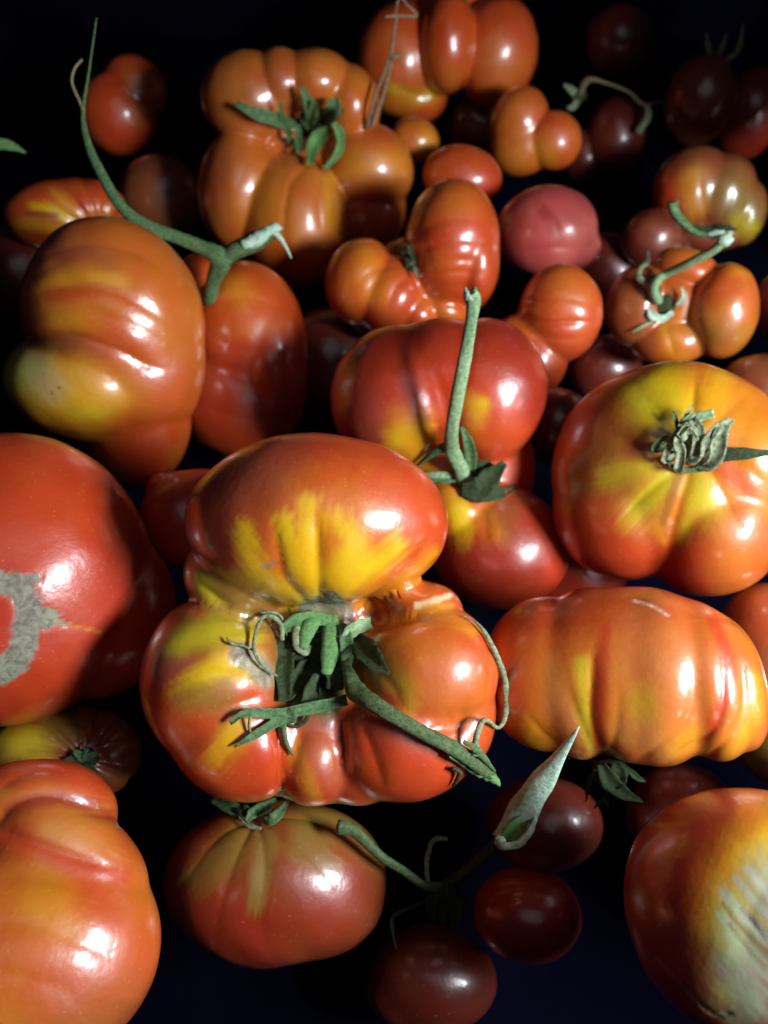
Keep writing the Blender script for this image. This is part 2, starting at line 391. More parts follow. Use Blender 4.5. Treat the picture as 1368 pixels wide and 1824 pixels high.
T['folded'] = dict(o=(752, 470), zc=.092, res=96, base='redorange',
  lobes=[(803, 438, 86, 118, 6, 0, 105), (846, 470, 44, 86, 0, 2, 92), (645, 503, 66, 80, 10, 0, 84), (698, 528, 66, 76, 25, 6, 84), (742, 556, 46, 44, 20, 2, 70), (790, 548, 52, 34, 20, -5, 62), (735, 500, 80, 80, 0, -45, 60)],
  grooves=[([(735, 420), (790, 392), (862, 390)], 2.2, 12), ([(745, 445), (815, 428), (885, 434)], 3, 10), ([(752, 470), (815, 463), (888, 470)], 3.5, 9), ([(755, 492), (815, 485), (886, 492)], 3.5, 9), ([(755, 515), (810, 512), (878, 522)], 2, 10),
           ([(728, 492), (705, 512), (686, 560)], 4, 12), ([(715, 470), (665, 480), (620, 520)], 3, 14)],
  dents=[(735, 462, 24, 8)],
  strokes=[([(770, 350), (830, 360)], 38, 'orange', .7, .8), ([(780, 420), (850, 410)], 24, 'red', .5, .8), ([(650, 460), (660, 510)], 32, 'amber', .6, .8), ([(600, 500), (620, 560)], 30, 'orange', .7, .8), ([(770, 535), (810, 560)], 22, 'amber', .7, .7), ([(790, 520), (850, 520)], 35, 'red', .7, .8)])
T['redpair'] = dict(o=(962, 590), zc=.088, res=84, base='redorange',
  lobes=[(996, 560, 77, 90, 0, 0), (934, 638, 78, 84, 10, -5)],
  grooves=[([(925, 535), (1000, 530), (1072, 545)], 2.5, 10), ([(925, 570), (985, 575), (1074, 572)], 5, 8), ([(930, 600), (1000, 605), (1060, 600)], 2.5, 10), ([(920, 600), (965, 640)], 2, 12)],
  strokes=[([(1000, 500), (1030, 520)], 34, 'orange', .8, .8), ([(990, 600), (960, 600)], 30, 'red', .6, .8), ([(900, 580), (940, 600)], 34, 'orange', .5, .8)])
T['stemright'] = dict(o=(1215, 548), zc=.090, res=92, base='orange',
  lobes=[(1288, 555, 66, 88, 0, 0), (1136, 545, 60, 74, 0, -8), (1194, 608, 72, 44, 0, -5), (1225, 480, 62, 38, 20, -15), (1200, 545, 70, 70, 0, -25, 60)],
  grooves=[([(1185, 575), (1198, 620), (1205, 650)], 3, 12), ([(1225, 560), (1250, 610), (1262, 640)], 3, 10)], dents=[(1185, 545, 22, 8)],
  strokes=[([(1255, 510), (1290, 500)], 34, 'redorange', .9, .7), ([(1250, 590), (1300, 600)], 28, 'olive', .5, .9), ([(1120, 520), (1120, 590)], 50, 'brown', .8, .8), ([(1190, 590), (1215, 640)], 16, 'amber', .7, .7), ([(1310, 470), (1330, 480)], 16, 'amber', .7, .8)])
T['bigtop'] = dict(o=(545, 300), zc=.082, res=112, base='orange',
  lobes=[(446, 178, 88, 88, 0, 0, 88), (502, 152, 58, 68, 0, 4, 80), (562, 150, 70, 66, 0, 8, 80), (622, 188, 56, 74, -15, 4, 80), (655, 300, 84, 80, 22, 8, 85), (655, 372, 68, 78, 0, -8, 75), (428, 338, 76, 112, 12, 6, 98), (526, 396, 102, 122, 0, 28, 112), (540, 300, 150, 165, 0, -55, 80)],
  grooves=[([(545, 292), (515, 330), (505, 400), (512, 470)], 4, 11), ([(572, 300), (568, 350), (574, 430)], 3.5, 9), ([(590, 310), (596, 360), (600, 430)], 3, 8), ([(500, 250), (440, 290), (410, 380)], 1.5, 14)],
  dents=[(548, 232, 40, 10)],
  strokes=[([(420, 180), (500, 150)], 40, 'brown', .45, .9), ([(480, 350), (470, 420)], 30, 'amber', .45, .9), ([(585, 320), (592, 400)], 12, 'amber', .9, .7), ([(545, 400), (550, 440)], 26, 'pale', .6, .9),
           ([(440, 480), (600, 480)], 40, 'redorange', .8, .8), ([(640, 300), (700, 290)], 26, 'amber', .7, .9), ([(660, 370), (690, 400)], 40, 'red', .6, .8), ([(400, 280), (380, 360)], 30, 'brown', .4, .9)])
T['behind'] = dict(o=(440, 650), zc=.070, res=90, base='redorange',
  lobes=[(440, 598, 106, 132, 0, 0), (430, 700, 118, 120, 0, -10), (372, 510, 64, 62, 0, -15), (480, 640, 70, 140, 0, 0, 110)],
  grooves=[([(380, 600), (440, 625), (540, 620)], 3, 16), ([(380, 660), (450, 690), (540, 680)], 3, 16), ([(380, 540), (450, 530), (530, 560)], 2, 16), ([(380, 730), (450, 750), (520, 740)], 2, 16)],
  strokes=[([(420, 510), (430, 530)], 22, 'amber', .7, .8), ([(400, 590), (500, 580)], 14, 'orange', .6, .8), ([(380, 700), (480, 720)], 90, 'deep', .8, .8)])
T['pink'] = dict(o=(975, 412), zc=.080, res=80, base='pink',
  lobes=[(973, 412, 92, 82, 0, 0), (1010, 440, 60, 50, 0, -5)],
  grooves=[([(955, 362), (985, 385), (1000, 425)], 3.5, 11), ([(930, 452), (985, 442), (1050, 446)], 3, 12)],
  strokes=[([(960, 365), (1000, 420)], 10, 'deep', .6, .7), ([(900, 440), (920, 400)], 30, 'deep', .5, .9)])
T['redsmall'] = dict(o=(825, 315), zc=.076, res=70, base='red', lobes=[(822, 316, 72, 58, 10, 0)], strokes=[([(780, 300), (840, 290)], 30, 'orange', .4, .9)])
T['smallround'] = dict(o=(738, 250), zc=.072, res=64, base='orange', lobes=[(737, 250, 47, 43, 10, 0)], strokes=[([(760, 245), (765, 260)], 14, 'amber', .8, .8)])
T['small2'] = dict(o=(955, 235), zc=.074, res=76, base='orange',
  lobes=[(925, 218, 52, 68, 15, 0), (985, 250, 52, 56, 25, 12), (930, 258, 58, 60, 0, 0)],
  strokes=[([(990, 230), (1000, 260)], 38, 'redorange', .9, .7), ([(960, 265), (975, 275)], 22, 'amber', .6, .8)])
T['topcentre'] = dict(o=(800, 95), zc=.080, res=100, base='redorange',
  lobes=[(712, 108, 80, 106, 5, -10, 90), (797, 80, 54, 96, 0, 34, 80), (882, 95, 76, 102, 0, 0, 90), (735, 165, 66, 54, 20, -16, 66), (800, 40, 110, 75, 0, -55, 60)],
  grooves=[([(770, 172), (735, 168), (690, 150)], 4, 8)],
  strokes=[([(765, 170), (735, 172), (700, 160)], 13, 'lime', .8, .7), ([(720, 190), (690, 185)], 20, 'amber', .6, .9), ([(790, 120), (800, 160)], 30, 'orange', .7, .9), ([(890, 120), (880, 170)], 40, 'orange', .8, .9), ([(700, 90), (730, 140)], 34, 'orange', .5, .9), ([(780, 20), (800, 90)], 30, 'red', .5, .9)])
T['dimright'] = dict(o=(1262, 358), zc=.066, res=84, base='brown',  # browned base dims this fruit in place of a cast shadow
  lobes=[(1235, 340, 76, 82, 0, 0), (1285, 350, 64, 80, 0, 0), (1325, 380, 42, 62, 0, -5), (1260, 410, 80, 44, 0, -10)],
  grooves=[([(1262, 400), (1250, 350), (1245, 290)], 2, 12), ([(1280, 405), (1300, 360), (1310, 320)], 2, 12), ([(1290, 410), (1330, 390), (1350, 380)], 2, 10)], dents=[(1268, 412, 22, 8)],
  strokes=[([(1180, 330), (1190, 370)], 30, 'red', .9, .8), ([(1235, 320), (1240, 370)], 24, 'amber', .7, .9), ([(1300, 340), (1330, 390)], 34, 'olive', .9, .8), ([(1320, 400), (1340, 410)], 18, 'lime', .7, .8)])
T['dimlow'] = dict(o=(1160, 425), zc=.062, res=60, base='shade_dusk', lobes=[(1160, 425, 56, 54, 0, 0), (1190, 450, 40, 40, 0, -5)], strokes=[([(1160, 410), (1190, 420)], 20, 'brown', .8, .9)])
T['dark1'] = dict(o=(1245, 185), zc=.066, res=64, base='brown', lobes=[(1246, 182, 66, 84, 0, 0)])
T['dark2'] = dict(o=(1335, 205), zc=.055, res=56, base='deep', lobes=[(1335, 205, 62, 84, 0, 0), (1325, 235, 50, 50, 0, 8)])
T['dark3'] = dict(o=(1098, 78), zc=.060, res=60, base='shade_dusk', lobes=[(1100, 76, 62, 70, 0, 0), (1075, 60, 36, 40, 0, 0)])
T['dark4'] = dict(o=(1080, 250), zc=.030, res=64, base='shade_dusk', lobes=[(1095, 245, 56, 74, 0, 0), (1040, 280, 40, 52, 0, 0)])
T['lefttop'] = dict(o=(222, 190), zc=.066, res=72, base='redorange', lobes=[(240, 160, 60, 64, 0, 0), (212, 205, 72, 78, 0, 0)],
  grooves=[([(190, 150), (220, 140), (280, 170)], 1.5, 14)], strokes=[([(190, 160), (200, 230)], 40, 'red', .6, .9), ([(270, 140), (240, 150)], 20, 'orange', .6, .9)])
T['leftstriped'] = dict(o=(115, 385), zc=.072, res=76, base='redorange', lobes=[(112, 384, 104, 66, -4, 0, 70), (150, 370, 80, 54, 0, 0, 70)], ribs=(175, 420, 13, 1.6, .3, 40),
  strokes=[([(130, 395), (90, 372), (62, 368)], 11, 'yellow', .95, .5), ([(138, 385), (110, 355), (98, 345)], 11, 'amber', .95, .5), ([(110, 410), (60, 400), (25, 405)], 12, 'amber', .95, .6), ([(150, 375), (140, 345)], 8, 'red', .9, .6), ([(100, 383), (50, 380)], 5, 'mauve', .8, .6), ([(150, 395), (190, 370)], 14, 'orange', .8, .7)])
T['bottom'] = dict(o=(490, 1570), zc=.060, res=104, base='shade_russet',  # dark base stands in for the shade over this fruit
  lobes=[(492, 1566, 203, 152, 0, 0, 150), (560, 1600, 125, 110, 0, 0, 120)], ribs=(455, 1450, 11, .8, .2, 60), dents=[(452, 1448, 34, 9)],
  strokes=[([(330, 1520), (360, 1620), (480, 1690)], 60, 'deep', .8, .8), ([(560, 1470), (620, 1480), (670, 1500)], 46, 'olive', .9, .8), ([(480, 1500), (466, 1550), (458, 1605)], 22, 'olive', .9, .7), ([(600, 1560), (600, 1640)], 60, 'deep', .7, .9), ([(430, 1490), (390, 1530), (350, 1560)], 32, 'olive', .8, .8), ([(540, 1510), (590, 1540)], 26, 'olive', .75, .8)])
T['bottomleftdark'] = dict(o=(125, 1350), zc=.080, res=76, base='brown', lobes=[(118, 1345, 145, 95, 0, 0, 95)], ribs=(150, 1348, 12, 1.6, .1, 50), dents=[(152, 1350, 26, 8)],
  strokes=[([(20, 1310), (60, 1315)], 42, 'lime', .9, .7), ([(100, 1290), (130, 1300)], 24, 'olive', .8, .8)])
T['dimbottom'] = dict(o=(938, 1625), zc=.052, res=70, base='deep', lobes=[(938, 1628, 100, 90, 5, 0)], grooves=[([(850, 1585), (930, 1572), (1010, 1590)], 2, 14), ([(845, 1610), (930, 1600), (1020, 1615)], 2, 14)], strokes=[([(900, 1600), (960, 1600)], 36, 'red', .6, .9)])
T['dimbottom2'] = dict(o=(965, 1465), zc=.056, res=64, base='shade_dusk', lobes=[(968, 1465, 105, 88, 0, 0)])
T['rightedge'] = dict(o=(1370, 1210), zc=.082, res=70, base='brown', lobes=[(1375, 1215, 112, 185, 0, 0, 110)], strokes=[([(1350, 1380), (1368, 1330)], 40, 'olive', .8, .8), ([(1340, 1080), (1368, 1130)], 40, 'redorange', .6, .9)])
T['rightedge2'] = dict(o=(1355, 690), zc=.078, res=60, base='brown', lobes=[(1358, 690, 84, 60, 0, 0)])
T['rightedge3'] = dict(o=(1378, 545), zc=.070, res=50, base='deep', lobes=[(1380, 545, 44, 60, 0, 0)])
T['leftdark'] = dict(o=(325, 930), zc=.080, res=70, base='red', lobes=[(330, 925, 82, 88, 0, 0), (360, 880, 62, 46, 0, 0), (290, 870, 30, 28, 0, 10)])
T['gapred'] = dict(o=(990, 760), zc=.072, res=54, base='shade_dusk', lobes=[(990, 760, 66, 70, 0, 0)])
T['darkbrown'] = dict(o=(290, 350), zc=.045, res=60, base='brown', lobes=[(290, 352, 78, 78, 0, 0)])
T['bottomdark'] = dict(o=(765, 1735), zc=.030, res=64, base='shade_dusk', lobes=[(770, 1740, 115, 100, 0, 0), (730, 1760, 80, 76, 0, 0)])
T['under3'] = dict(o=(590, 640), zc=.036, res=50, base='shade_dusk', lobes=[(585, 640, 85, 95, 0, 0)])
T['under4'] = dict(o=(1110, 640), zc=.040, res=50, base='shade_dusk', lobes=[(1075, 655, 70, 60, 0, 0)])
T['under5'] = dict(o=(60, 480), zc=.040, res=50, base='shade_dusk', lobes=[(40, 490, 90, 90, 0, 0)])
T['under6'] = dict(o=(900, 205), zc=.040, res=50, base='shade_dusk', lobes=[(850, 225, 60, 60, 0, 0)])
# unseen fruit added beside the frame to cast shade on the heap
T['added_side2'] = dict(o=(1580, 110), zc=.160, res=40, base='redorange', lobes=[(1580, 110, 190, 180, 0, 0)])
T['added_side3'] = dict(o=(1640, 700), zc=.110, res=40, base='redorange', lobes=[(1640, 700, 190, 180, 0, 0)])
T['added_side4'] = dict(o=(1620, 350), zc=.070, res=40, base='redorange', lobes=[(1640, 350, 190, 180, 0, 0)])
T['added_side5'] = dict(o=(1860, 1560), zc=.130, res=40, base='red', lobes=[(1860, 1560, 290, 270, 0, 0)])
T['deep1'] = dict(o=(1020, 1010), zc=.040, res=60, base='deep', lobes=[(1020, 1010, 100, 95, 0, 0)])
T['deep2'] = dict(o=(1220, 1440), zc=.045, res=60, base='shade_dusk', lobes=[(1220, 1440, 95, 85, 0, 0), (1180, 1460, 70, 70, 0, 0)])
T['deep6'] = dict(o=(1080, 480), zc=.031, res=60, base='shade_dusk', lobes=[(1080, 480, 70, 66, 0, 0)])

# ---- BUILD
FAST_RES = 1.0


def link(o, parent=None):
    SC.collection.objects.link(o)
    if parent is not None:
        o.parent = parent
    return o


def mesh_from(name, V, Q, mat):
    me = bpy.data.meshes.new(name)
    V = np.array(V, np.float64).astype(np.float32)
    if isinstance(Q, np.ndarray):
        me.vertices.add(len(V))
        me.vertices.foreach_set('co', V.ravel())
        k = Q.shape[1]
        me.loops.add(Q.size)
        me.loops.foreach_set('vertex_index', Q.astype(np.int32).ravel())
        me.polygons.add(len(Q))
        me.polygons.foreach_set('loop_start', np.arange(0, Q.size, k, dtype=np.int32))
        try:
            me.polygons.foreach_set('loop_total', np.full(len(Q), k, np.int32))
        except Exception:
            pass
        me.update(calc_edges=True)
        me.validate()
    else:
        me.from_pydata(V.tolist(), [], Q)
        me.update()
    me.shade_smooth()
    me.materials.append(mat)
    return me


# ------------------------------------------------------------------ materials
def nodes(name):
    m = bpy.data.materials.new(name)
    m.use_nodes = True
    nt = m.node_tree
    return m, nt, nt.nodes['Principled BSDF']


def N(nt, kind, **kw):
    n = nt.nodes.new(kind)
    for k, v in kw.items():
        setattr(n, k, v)
    return n


def skin_material():
    m, nt, b = nodes('tomato_skin')
    L = nt.links.new
    at = N(nt, 'ShaderNodeAttribute', attribute_name='pigment')
    tc = N(nt, 'ShaderNodeTexCoord')
    n1 = N(nt, 'ShaderNodeTexNoise')
    n1.inputs['Scale'].default_value = 55
    n1.inputs['Detail'].default_value = 6
    n1.inputs['Roughness'].default_value = .6
    L(tc.outputs['Object'], n1.inputs['Vector'])
    r1 = N(nt, 'ShaderNodeMapRange')
    r1.inputs[1].default_value, r1.inputs[2].default_value = .3, .7
    r1.inputs[3].default_value, r1.inputs[4].default_value = .80, 1.16
    L(n1.outputs[0], r1.inputs[0])
    mul = N(nt, 'ShaderNodeVectorMath', operation='MULTIPLY')
    cmb = N(nt, 'ShaderNodeCombineXYZ')
    # red stays, green channel wanders: riper and less ripe flecks
    L(r1.outputs[0], cmb.inputs[1])
    cmb.inputs[0].default_value = 1.0
    cmb.inputs[2].default_value = 1.0
    L(at.outputs['Color'], mul.inputs[0])
    L(cmb.outputs[0], mul.inputs[1])
    # pale lenticel specks
    v = N(nt, 'ShaderNodeTexVoronoi')
    v.inputs['Scale'].default_value = 330
    L(tc.outputs['Object'], v.inputs['Vector'])
    sp = N(nt, 'ShaderNodeMapRange')
    sp.inputs[1].default_value, sp.inputs[2].default_value = .05, .14
    sp.inputs[3].default_value, sp.inputs[4].default_value = .26, 0
    L(v.outputs['Distance'], sp.inputs[0])
    mx = N(nt, 'ShaderNodeMix', data_type='RGBA')
    L(sp.outputs[0], mx.inputs[0])
    L(mul.outputs[0], mx.inputs[6])
    mx.inputs[7].default_value = (.75, .38, .12, 1)
    # cork: grey brown fine cracks
    n3 = N(nt, 'ShaderNodeTexNoise')
    n3.inputs['Scale'].default_value = 240
    n3.inputs['Distortion'].default_value = 1.5
    n3.inputs['Detail'].default_value = 5
    L(tc.outputs['Object'], n3.inputs['Vector'])
    r3 = N(nt, 'ShaderNodeMapRange')
    r3.inputs[1].default_value, r3.inputs[2].default_value = .35, .65
    r3.inputs[3].default_value, r3.inputs[4].default_value = .62, 1.2
    L(n3.outputs[0], r3.inputs[0])
    cmx = N(nt, 'ShaderNodeMix', data_type='FLOAT')
    L(at.outputs['Alpha'], cmx.inputs[0])
    cmx.inputs[2].default_value = 1.0
    L(r3.outputs[0], cmx.inputs[3])
    fin = N(nt, 'ShaderNodeVectorMath', operation='SCALE')
    L(mx.outputs[2], fin.inputs[0])
    L(cmx.outputs[0], fin.inputs['Scale'])
    L(fin.outputs[0], b.inputs['Base Color'])
    # roughness
    n2 = N(nt, 'ShaderNodeTexNoise')
    n2.inputs['Scale'].default_value = 38
    n2.inputs['Detail'].default_value = 7
    L(tc.outputs['Object'], n2.inputs['Vector'])
    r2 = N(nt, 'ShaderNodeMapRange')
    r2.inputs[1].default_value, r2.inputs[2].default_value = .3, .7
    r2.inputs[3].default_value, r2.inputs[4].default_value = .26, .52
    L(n2.outputs[0], r2.inputs[0])
    ad = N(nt, 'ShaderNodeMath', operation='MULTIPLY_ADD')
    L(at.outputs['Alpha'], ad.inputs[0])
    ad.inputs[1].default_value = .4
    L(r2.outputs[0], ad.inputs[2])
    L(ad.outputs[0], b.inputs['Roughness'])
    ct = N(nt, 'ShaderNodeMath', operation='MULTIPLY_ADD')
    L(at.outputs['Alpha'], ct.inputs[0])
    ct.inputs[1].default_value = -1.0
    ct.inputs[2].default_value = 1.0
    L(ct.outputs[0], b.inputs['Coat Weight'])
    n5 = N(nt, 'ShaderNodeTexNoise')
    n5.inputs['Scale'].default_value = 130
    n5.inputs['Detail'].default_value = 8
    n5.inputs['Roughness'].default_value = .7
    L(tc.outputs['Object'], n5.inputs['Vector'])
    r5 = N(nt, 'ShaderNodeMapRange')
    r5.inputs[1].default_value, r5.inputs[2].default_value = .35, .7
    r5.inputs[3].default_value, r5.inputs[4].default_value = .13, .30
    L(n5.outputs[0], r5.inputs[0])
    L(r5.outputs[0], b.inputs['Coat Roughness'])
    b.inputs['Specular IOR Level'].default_value = .65
    b.inputs['Subsurface Weight'].default_value = .18
    b.inputs['Subsurface Radius'].default_value = (1.0, .30, .12)
    b.inputs['Subsurface Scale'].default_value = .004
    bp = N(nt, 'ShaderNodeBump')
    n4 = N(nt, 'ShaderNodeTexNoise')
    n4.inputs['Scale'].default_value = 420
    n4.inputs['Detail'].default_value = 4
    L(tc.outputs['Object'], n4.inputs['Vector'])
    bp.inputs['Distance'].default_value = .0005
    st = N(nt, 'ShaderNodeMath', operation='MULTIPLY_ADD')
    L(at.outputs['Alpha'], st.inputs[0])
    st.inputs[1].default_value = .9
    st.inputs[2].default_value = .22
    L(st.outputs[0], bp.inputs['Strength'])
    L(n4.outputs[0], bp.inputs['Height'])
    bp2 = N(nt, 'ShaderNodeBump')
    bp2.inputs['Distance'].default_value = .002
    bp2.inputs['Strength'].default_value = .12
    L(n2.outputs[0], bp2.inputs['Height'])
    L(bp.outputs[0], bp2.inputs['Normal'])
    L(bp2.outputs[0], b.inputs['Normal'])
    L(bp.outputs[0], b.inputs['Coat Normal'])
    return m


def plant_material(name, c1, c2, rough=.6):
    m, nt, b = nodes(name)
    L = nt.links.new
    tc = N(nt, 'ShaderNodeTexCoord')
    n1 = N(nt, 'ShaderNodeTexNoise')
    n1.inputs['Scale'].default_value = 620
    n1.inputs['Detail'].default_value = 8
    n1.inputs['Roughness'].default_value = .72
    L(tc.outputs['Object'], n1.inputs['Vector'])
    cr = N(nt, 'ShaderNodeValToRGB')
    cr.color_ramp.elements[0].position = .35
    cr.color_ramp.elements[1].position = .68
    cr.color_ramp.elements[0].color = (*c1, 1)
    cr.color_ramp.elements[1].color = (*c2, 1)
    L(n1.outputs[0], cr.inputs[0])
    L(cr.outputs[0], b.inputs['Base Color'])
    b.inputs['Roughness'].default_value = rough
    b.inputs['Specular IOR Level'].default_value = .35
    bp = N(nt, 'ShaderNodeBump')
    bp.inputs['Distance'].default_value = .0009
    bp.inputs['Strength'].default_value = .8
    L(n1.outputs[0], bp.inputs['Height'])
    L(bp.outputs[0], b.inputs['Normal'])
    return m


M = dict(
    skin=skin_material(),
    dark=plant_material('dark_green_sepal', (.012, .026, .008), (.055, .085, .024), .65),
    stalk=plant_material('dark_green_stalk', (.026, .060, .018), (.14, .20, .075), .6),
    mid=plant_material('green_stalk', (.034, .090, .030), (.16, .28, .11), .55),
    bright=plant_material('bright_green_sepal', (.07, .20, .05), (.20, .38, .13), .5),
    pale=plant_material('pale_green_stalk', (.14, .27, .11), (.42, .58, .32), .5),
    torn=plant_material('torn_pith', (.28, .50, .32), (.70, .85, .70), .6),
    grey=plant_material('greyed_sepal', (.09, .13, .055), (.42, .48, .30), .7),
    dry=plant_material('dried_stalk', (.16, .11, .06), (.38, .28, .17), .8),
    hair=plant_material('plant_hair', (.45, .55, .45), (.7, .75, .65), .6),
)

# ------------------------------------------------------------------ fruit
FR, SURF = {}, {}
SKIP = 0


def build_fruit(key, t, seed):
    fr = Frame(*t['o'], t['zc'])
    F = Lobes(fr, t['lobes'], t.get('k', .55))
    P, Q, h = surface_nets(F, F.lo, F.hi, max(24, int(t['res'] * FAST_RES)))
    for _ in range(3):
        g = gradient(F, P)
        P = P - (F(*P.T) / np.maximum((g * g).sum(1), .2))[:, None] * g
    g = gradient(F, P, .6)
    nrm = g / np.maximum(np.linalg.norm(g, axis=1), 1e-6)[:, None]
    mm = fr.mm()
    R = np.ptp(P[:, 2]) / 2
    q = P[:, :2] * (fr.D / (fr.D - P[:, 2]))[:, None]
    facing = smooth(-.5, .15, P[:, 2] / R)
    disp = .35 * waves(P, 42, seed) + .12 * waves(P, 14, seed + 1)
    for line, depth, width in t.get('grooves', ()):
        poly = spline([fr.L(*p) for p in line], 4)
        d, tt = poly_dist(q, poly)
        d = d * (1 + .12 * waves(P, 20, seed + 7))
        end = smooth(0, .12, tt) * .5 + .5
        end = end * smooth(1.0, .55, tt) if len(line) > 1 else end
        w = width * mm
        disp -= depth * mm * facing * end * (np.exp(-np.sqrt((d / w) ** 2 + .012) * 1.5) + .35 * np.exp(-(d / (2.4 * w)) ** 2))
    if 'ribs' in t:
        px, py, n, dep, ph, reach = t['ribs']
        c = fr.L(px, py)
        v = q - c
        rr = np.hypot(*v.T)
        a = np.arctan2(v[:, 1], v[:, 0]) + ph + .12 * waves(P, 50, seed + 5)
        a = a + .35 * np.sin(2 * a + seed) / n * 2
        f = 1 - np.abs(np.sin(n * a / 2)) ** .7
        disp -= dep * f * smooth(0, reach * mm * .5, rr) * (1 - .75 * smooth(reach * mm, 4 * reach * mm, rr)) * facing
    for px, py, r, dep in t.get('dents', ()):
        d = np.hypot(*(q - fr.L(px, py)).T) / (r * mm)
        disp -= dep * mm * np.exp(-d ** 2) * facing
    P = P + nrm * disp[:, None]
    # pigment
    q = P[:, :2] * (fr.D / (fr.D - P[:, 2]))[:, None]
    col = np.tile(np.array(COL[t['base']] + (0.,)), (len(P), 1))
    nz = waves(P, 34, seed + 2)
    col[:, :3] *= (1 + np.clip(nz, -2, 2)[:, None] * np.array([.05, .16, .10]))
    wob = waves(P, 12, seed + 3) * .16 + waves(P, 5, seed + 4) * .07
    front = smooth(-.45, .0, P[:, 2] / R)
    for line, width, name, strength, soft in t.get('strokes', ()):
        pl = [fr.L(*p) for p in line]
        poly = spline(pl, 4) if len(pl) > 1 else np.array(pl)
        d, tt = poly_dist(q, poly)
        cork = name in ('cork', 'white')
        if not cork and name in ('yellow', 'lime', 'amber', 'palegreen'):
            soft = min(.92, soft + .35)
            strength = strength * (.96 + .04 * np.clip(waves(P, 9, seed + 9), -1, 1))
        if len(poly) > 1 and not cork:
            ab = poly[-1] - poly[0]
            ab = ab / (np.hypot(*ab) + 1e-6)
            ac = (q - poly[0]) @ np.array([-ab[1], ab[0]])
            r1 = np.random.RandomState(seed + int(line[0][0]))
            sn = sum(np.sin(ac * f + r1.uniform(0, 6.3)) for f in (.7, 1.3, 2.3, 3.4)) / 2.2
            d = d + min(width * mm, 5.5) * (.10 * sn + smooth(.45, 1.0, tt) * np.clip(.20 + .22 * sn, 0, 1))
        elif cork:
            d = d + (.35 * waves(P, 2.6, seed + 12) + .35 * waves(P, 1.3, seed + 13)) * min(1, width * mm / 3)
        x = d / (width * mm) + wob * (.6 if soft > .3 else 1.2)
        w = strength * (1 - smooth(1 - soft, 1 + soft, x)) * front
        c = np.array(COL[name] + (1. if cork else 0.,))
        col = col * (1 - w[:, None]) + c * w[:, None]
    P = P + nrm * (col[:, 3] * (-.28 + .16 * waves(P, 2.4, seed + 21)))[:, None]
    Wd = fr.world(P)
    me = mesh_from('fruit', Wd, Q, M['skin'])
    at = me.attributes.new('pigment', 'FLOAT_COLOR', 'POINT')
    at.data.foreach_set('color', col.astype(np.float32).ravel())
    FR[key] = fr
    m = P[:, 2] > -.35 * R
    SURF[key] = (q[m], P[m, 2])
    return fr, me


def surf_z(key, qp):
    q, z = SURF[key]
    d = np.hypot(*(q - qp).T)
    m = d < 1.6
    if m.any():
        return z[m].max()
    return z[np.argmin(d)]


def place(key, p):
    """(x, y, lift) over the fruit's skin, or (x, y, z, 'z') from the fruit's middle, to the fruit's own axes (mm)"""
    fr = FR[key]
    mm = fr.mm()
    if len(p) > 3 and p[3] == 'z':
        q = fr.L(p[0], p[1])
        z = p[2] * mm
        return np.array([*(q * (fr.D - z) / fr.D), z])
    if len(p) > 3:
        o = FR[p[3]]
        L = place(p[3], p[:3])
        w = o.O + o.world(L)
        return fr.to_local(w)
    q = fr.L(p[0], p[1])
    z = surf_z(key, q) + p[2] * mm
    return np.array([*(q * (fr.D - z) / fr.D), z])


RNG = random.Random(5)


def tube_geo(P, R, n=10, flat=1.0, rough=.06, ragged=0.0, seed=0):
    """P points, R radii -> verts, faces; a bent stalk with ridges and closed ends"""
    r = np.random.RandomState(seed)
    P = np.asarray(P)
    Tn = np.gradient(P, axis=0)
    Tn /= np.linalg.norm(Tn, axis=1)[:, None] + 1e-9
    ref = np.array([0, 0, 1.0])
    V, Fc = [], []
    ph = r.uniform(0, 6.28)
    nr = r.uniform(1 - rough, 1 + rough, (len(P), n))
    ridge = 1 + .10 * np.cos(np.arange(n) / n * 2 * math.pi * 3 + ph)
    for i in range(len(P)):
        a = np.cross(Tn[i], ref)
        if np.linalg.norm(a) < .1:
            a = np.cross(Tn[i], [0, 1.0, 0])
        a = unit(a)
        b = np.cross(Tn[i], a)
        for k in range(n):
            w = 2 * math.pi * k / n
            rr = R[i] * nr[i, k] * ridge[k]
            off = Tn[i] * (r.uniform(-ragged, ragged) * R[i] if i == len(P) - 1 else 0)
            V.append(P[i] + (a * math.cos(w) + b * math.sin(w) * flat) * rr + off)
    for i in range(len(P) - 1):
        for k in range(n):
            a, b = i * n + k, i * n + (k + 1) % n
            Fc.append((a, b, b + n, a + n))
    c0, c1 = len(V), len(V) + 1
    V.append(P[0] - Tn[0] * R[0] * .3)
    V.append(P[-1] + Tn[-1] * R[-1] * (.25 - .5 * (ragged > 0)))
    e = (len(P) - 1) * n
    for k in range(n):
        Fc.append((c0, (k + 1) % n, k))
        Fc.append((c1, e + k, e + (k + 1) % n))
    return V, Fc


def hairs(P, R, count, length, seed):
    r = np.random.RandomState(seed)
    V, Fc = [], []
    for _ in range(count):
        i = r.randint(0, len(P) - 1)
        t = r.uniform()
        p = P[i] * (1 - t) + P[i + 1] * t
        rad = R[i] * (1 - t) + R[i + 1] * t
        tn = unit(P[i + 1] - P[i])
        d = unit(np.cross(tn, r.normal(size=3)))
        d2 = unit(d + tn * r.uniform(-.5, .5))
        ln = length * r.uniform(.4, 1.2)
        s = np.cross(tn, d) * .045
        u = tn * .045
        b = p + d * rad * .9
        k = len(V)
        V += [b + s, b - s * .5 + u, b - s * .5 - u, b + d2 * ln]
        Fc += [(k, k + 1, k + 3), (k + 1, k + 2, k + 3), (k + 2, k, k + 3)]
    return V, Fc


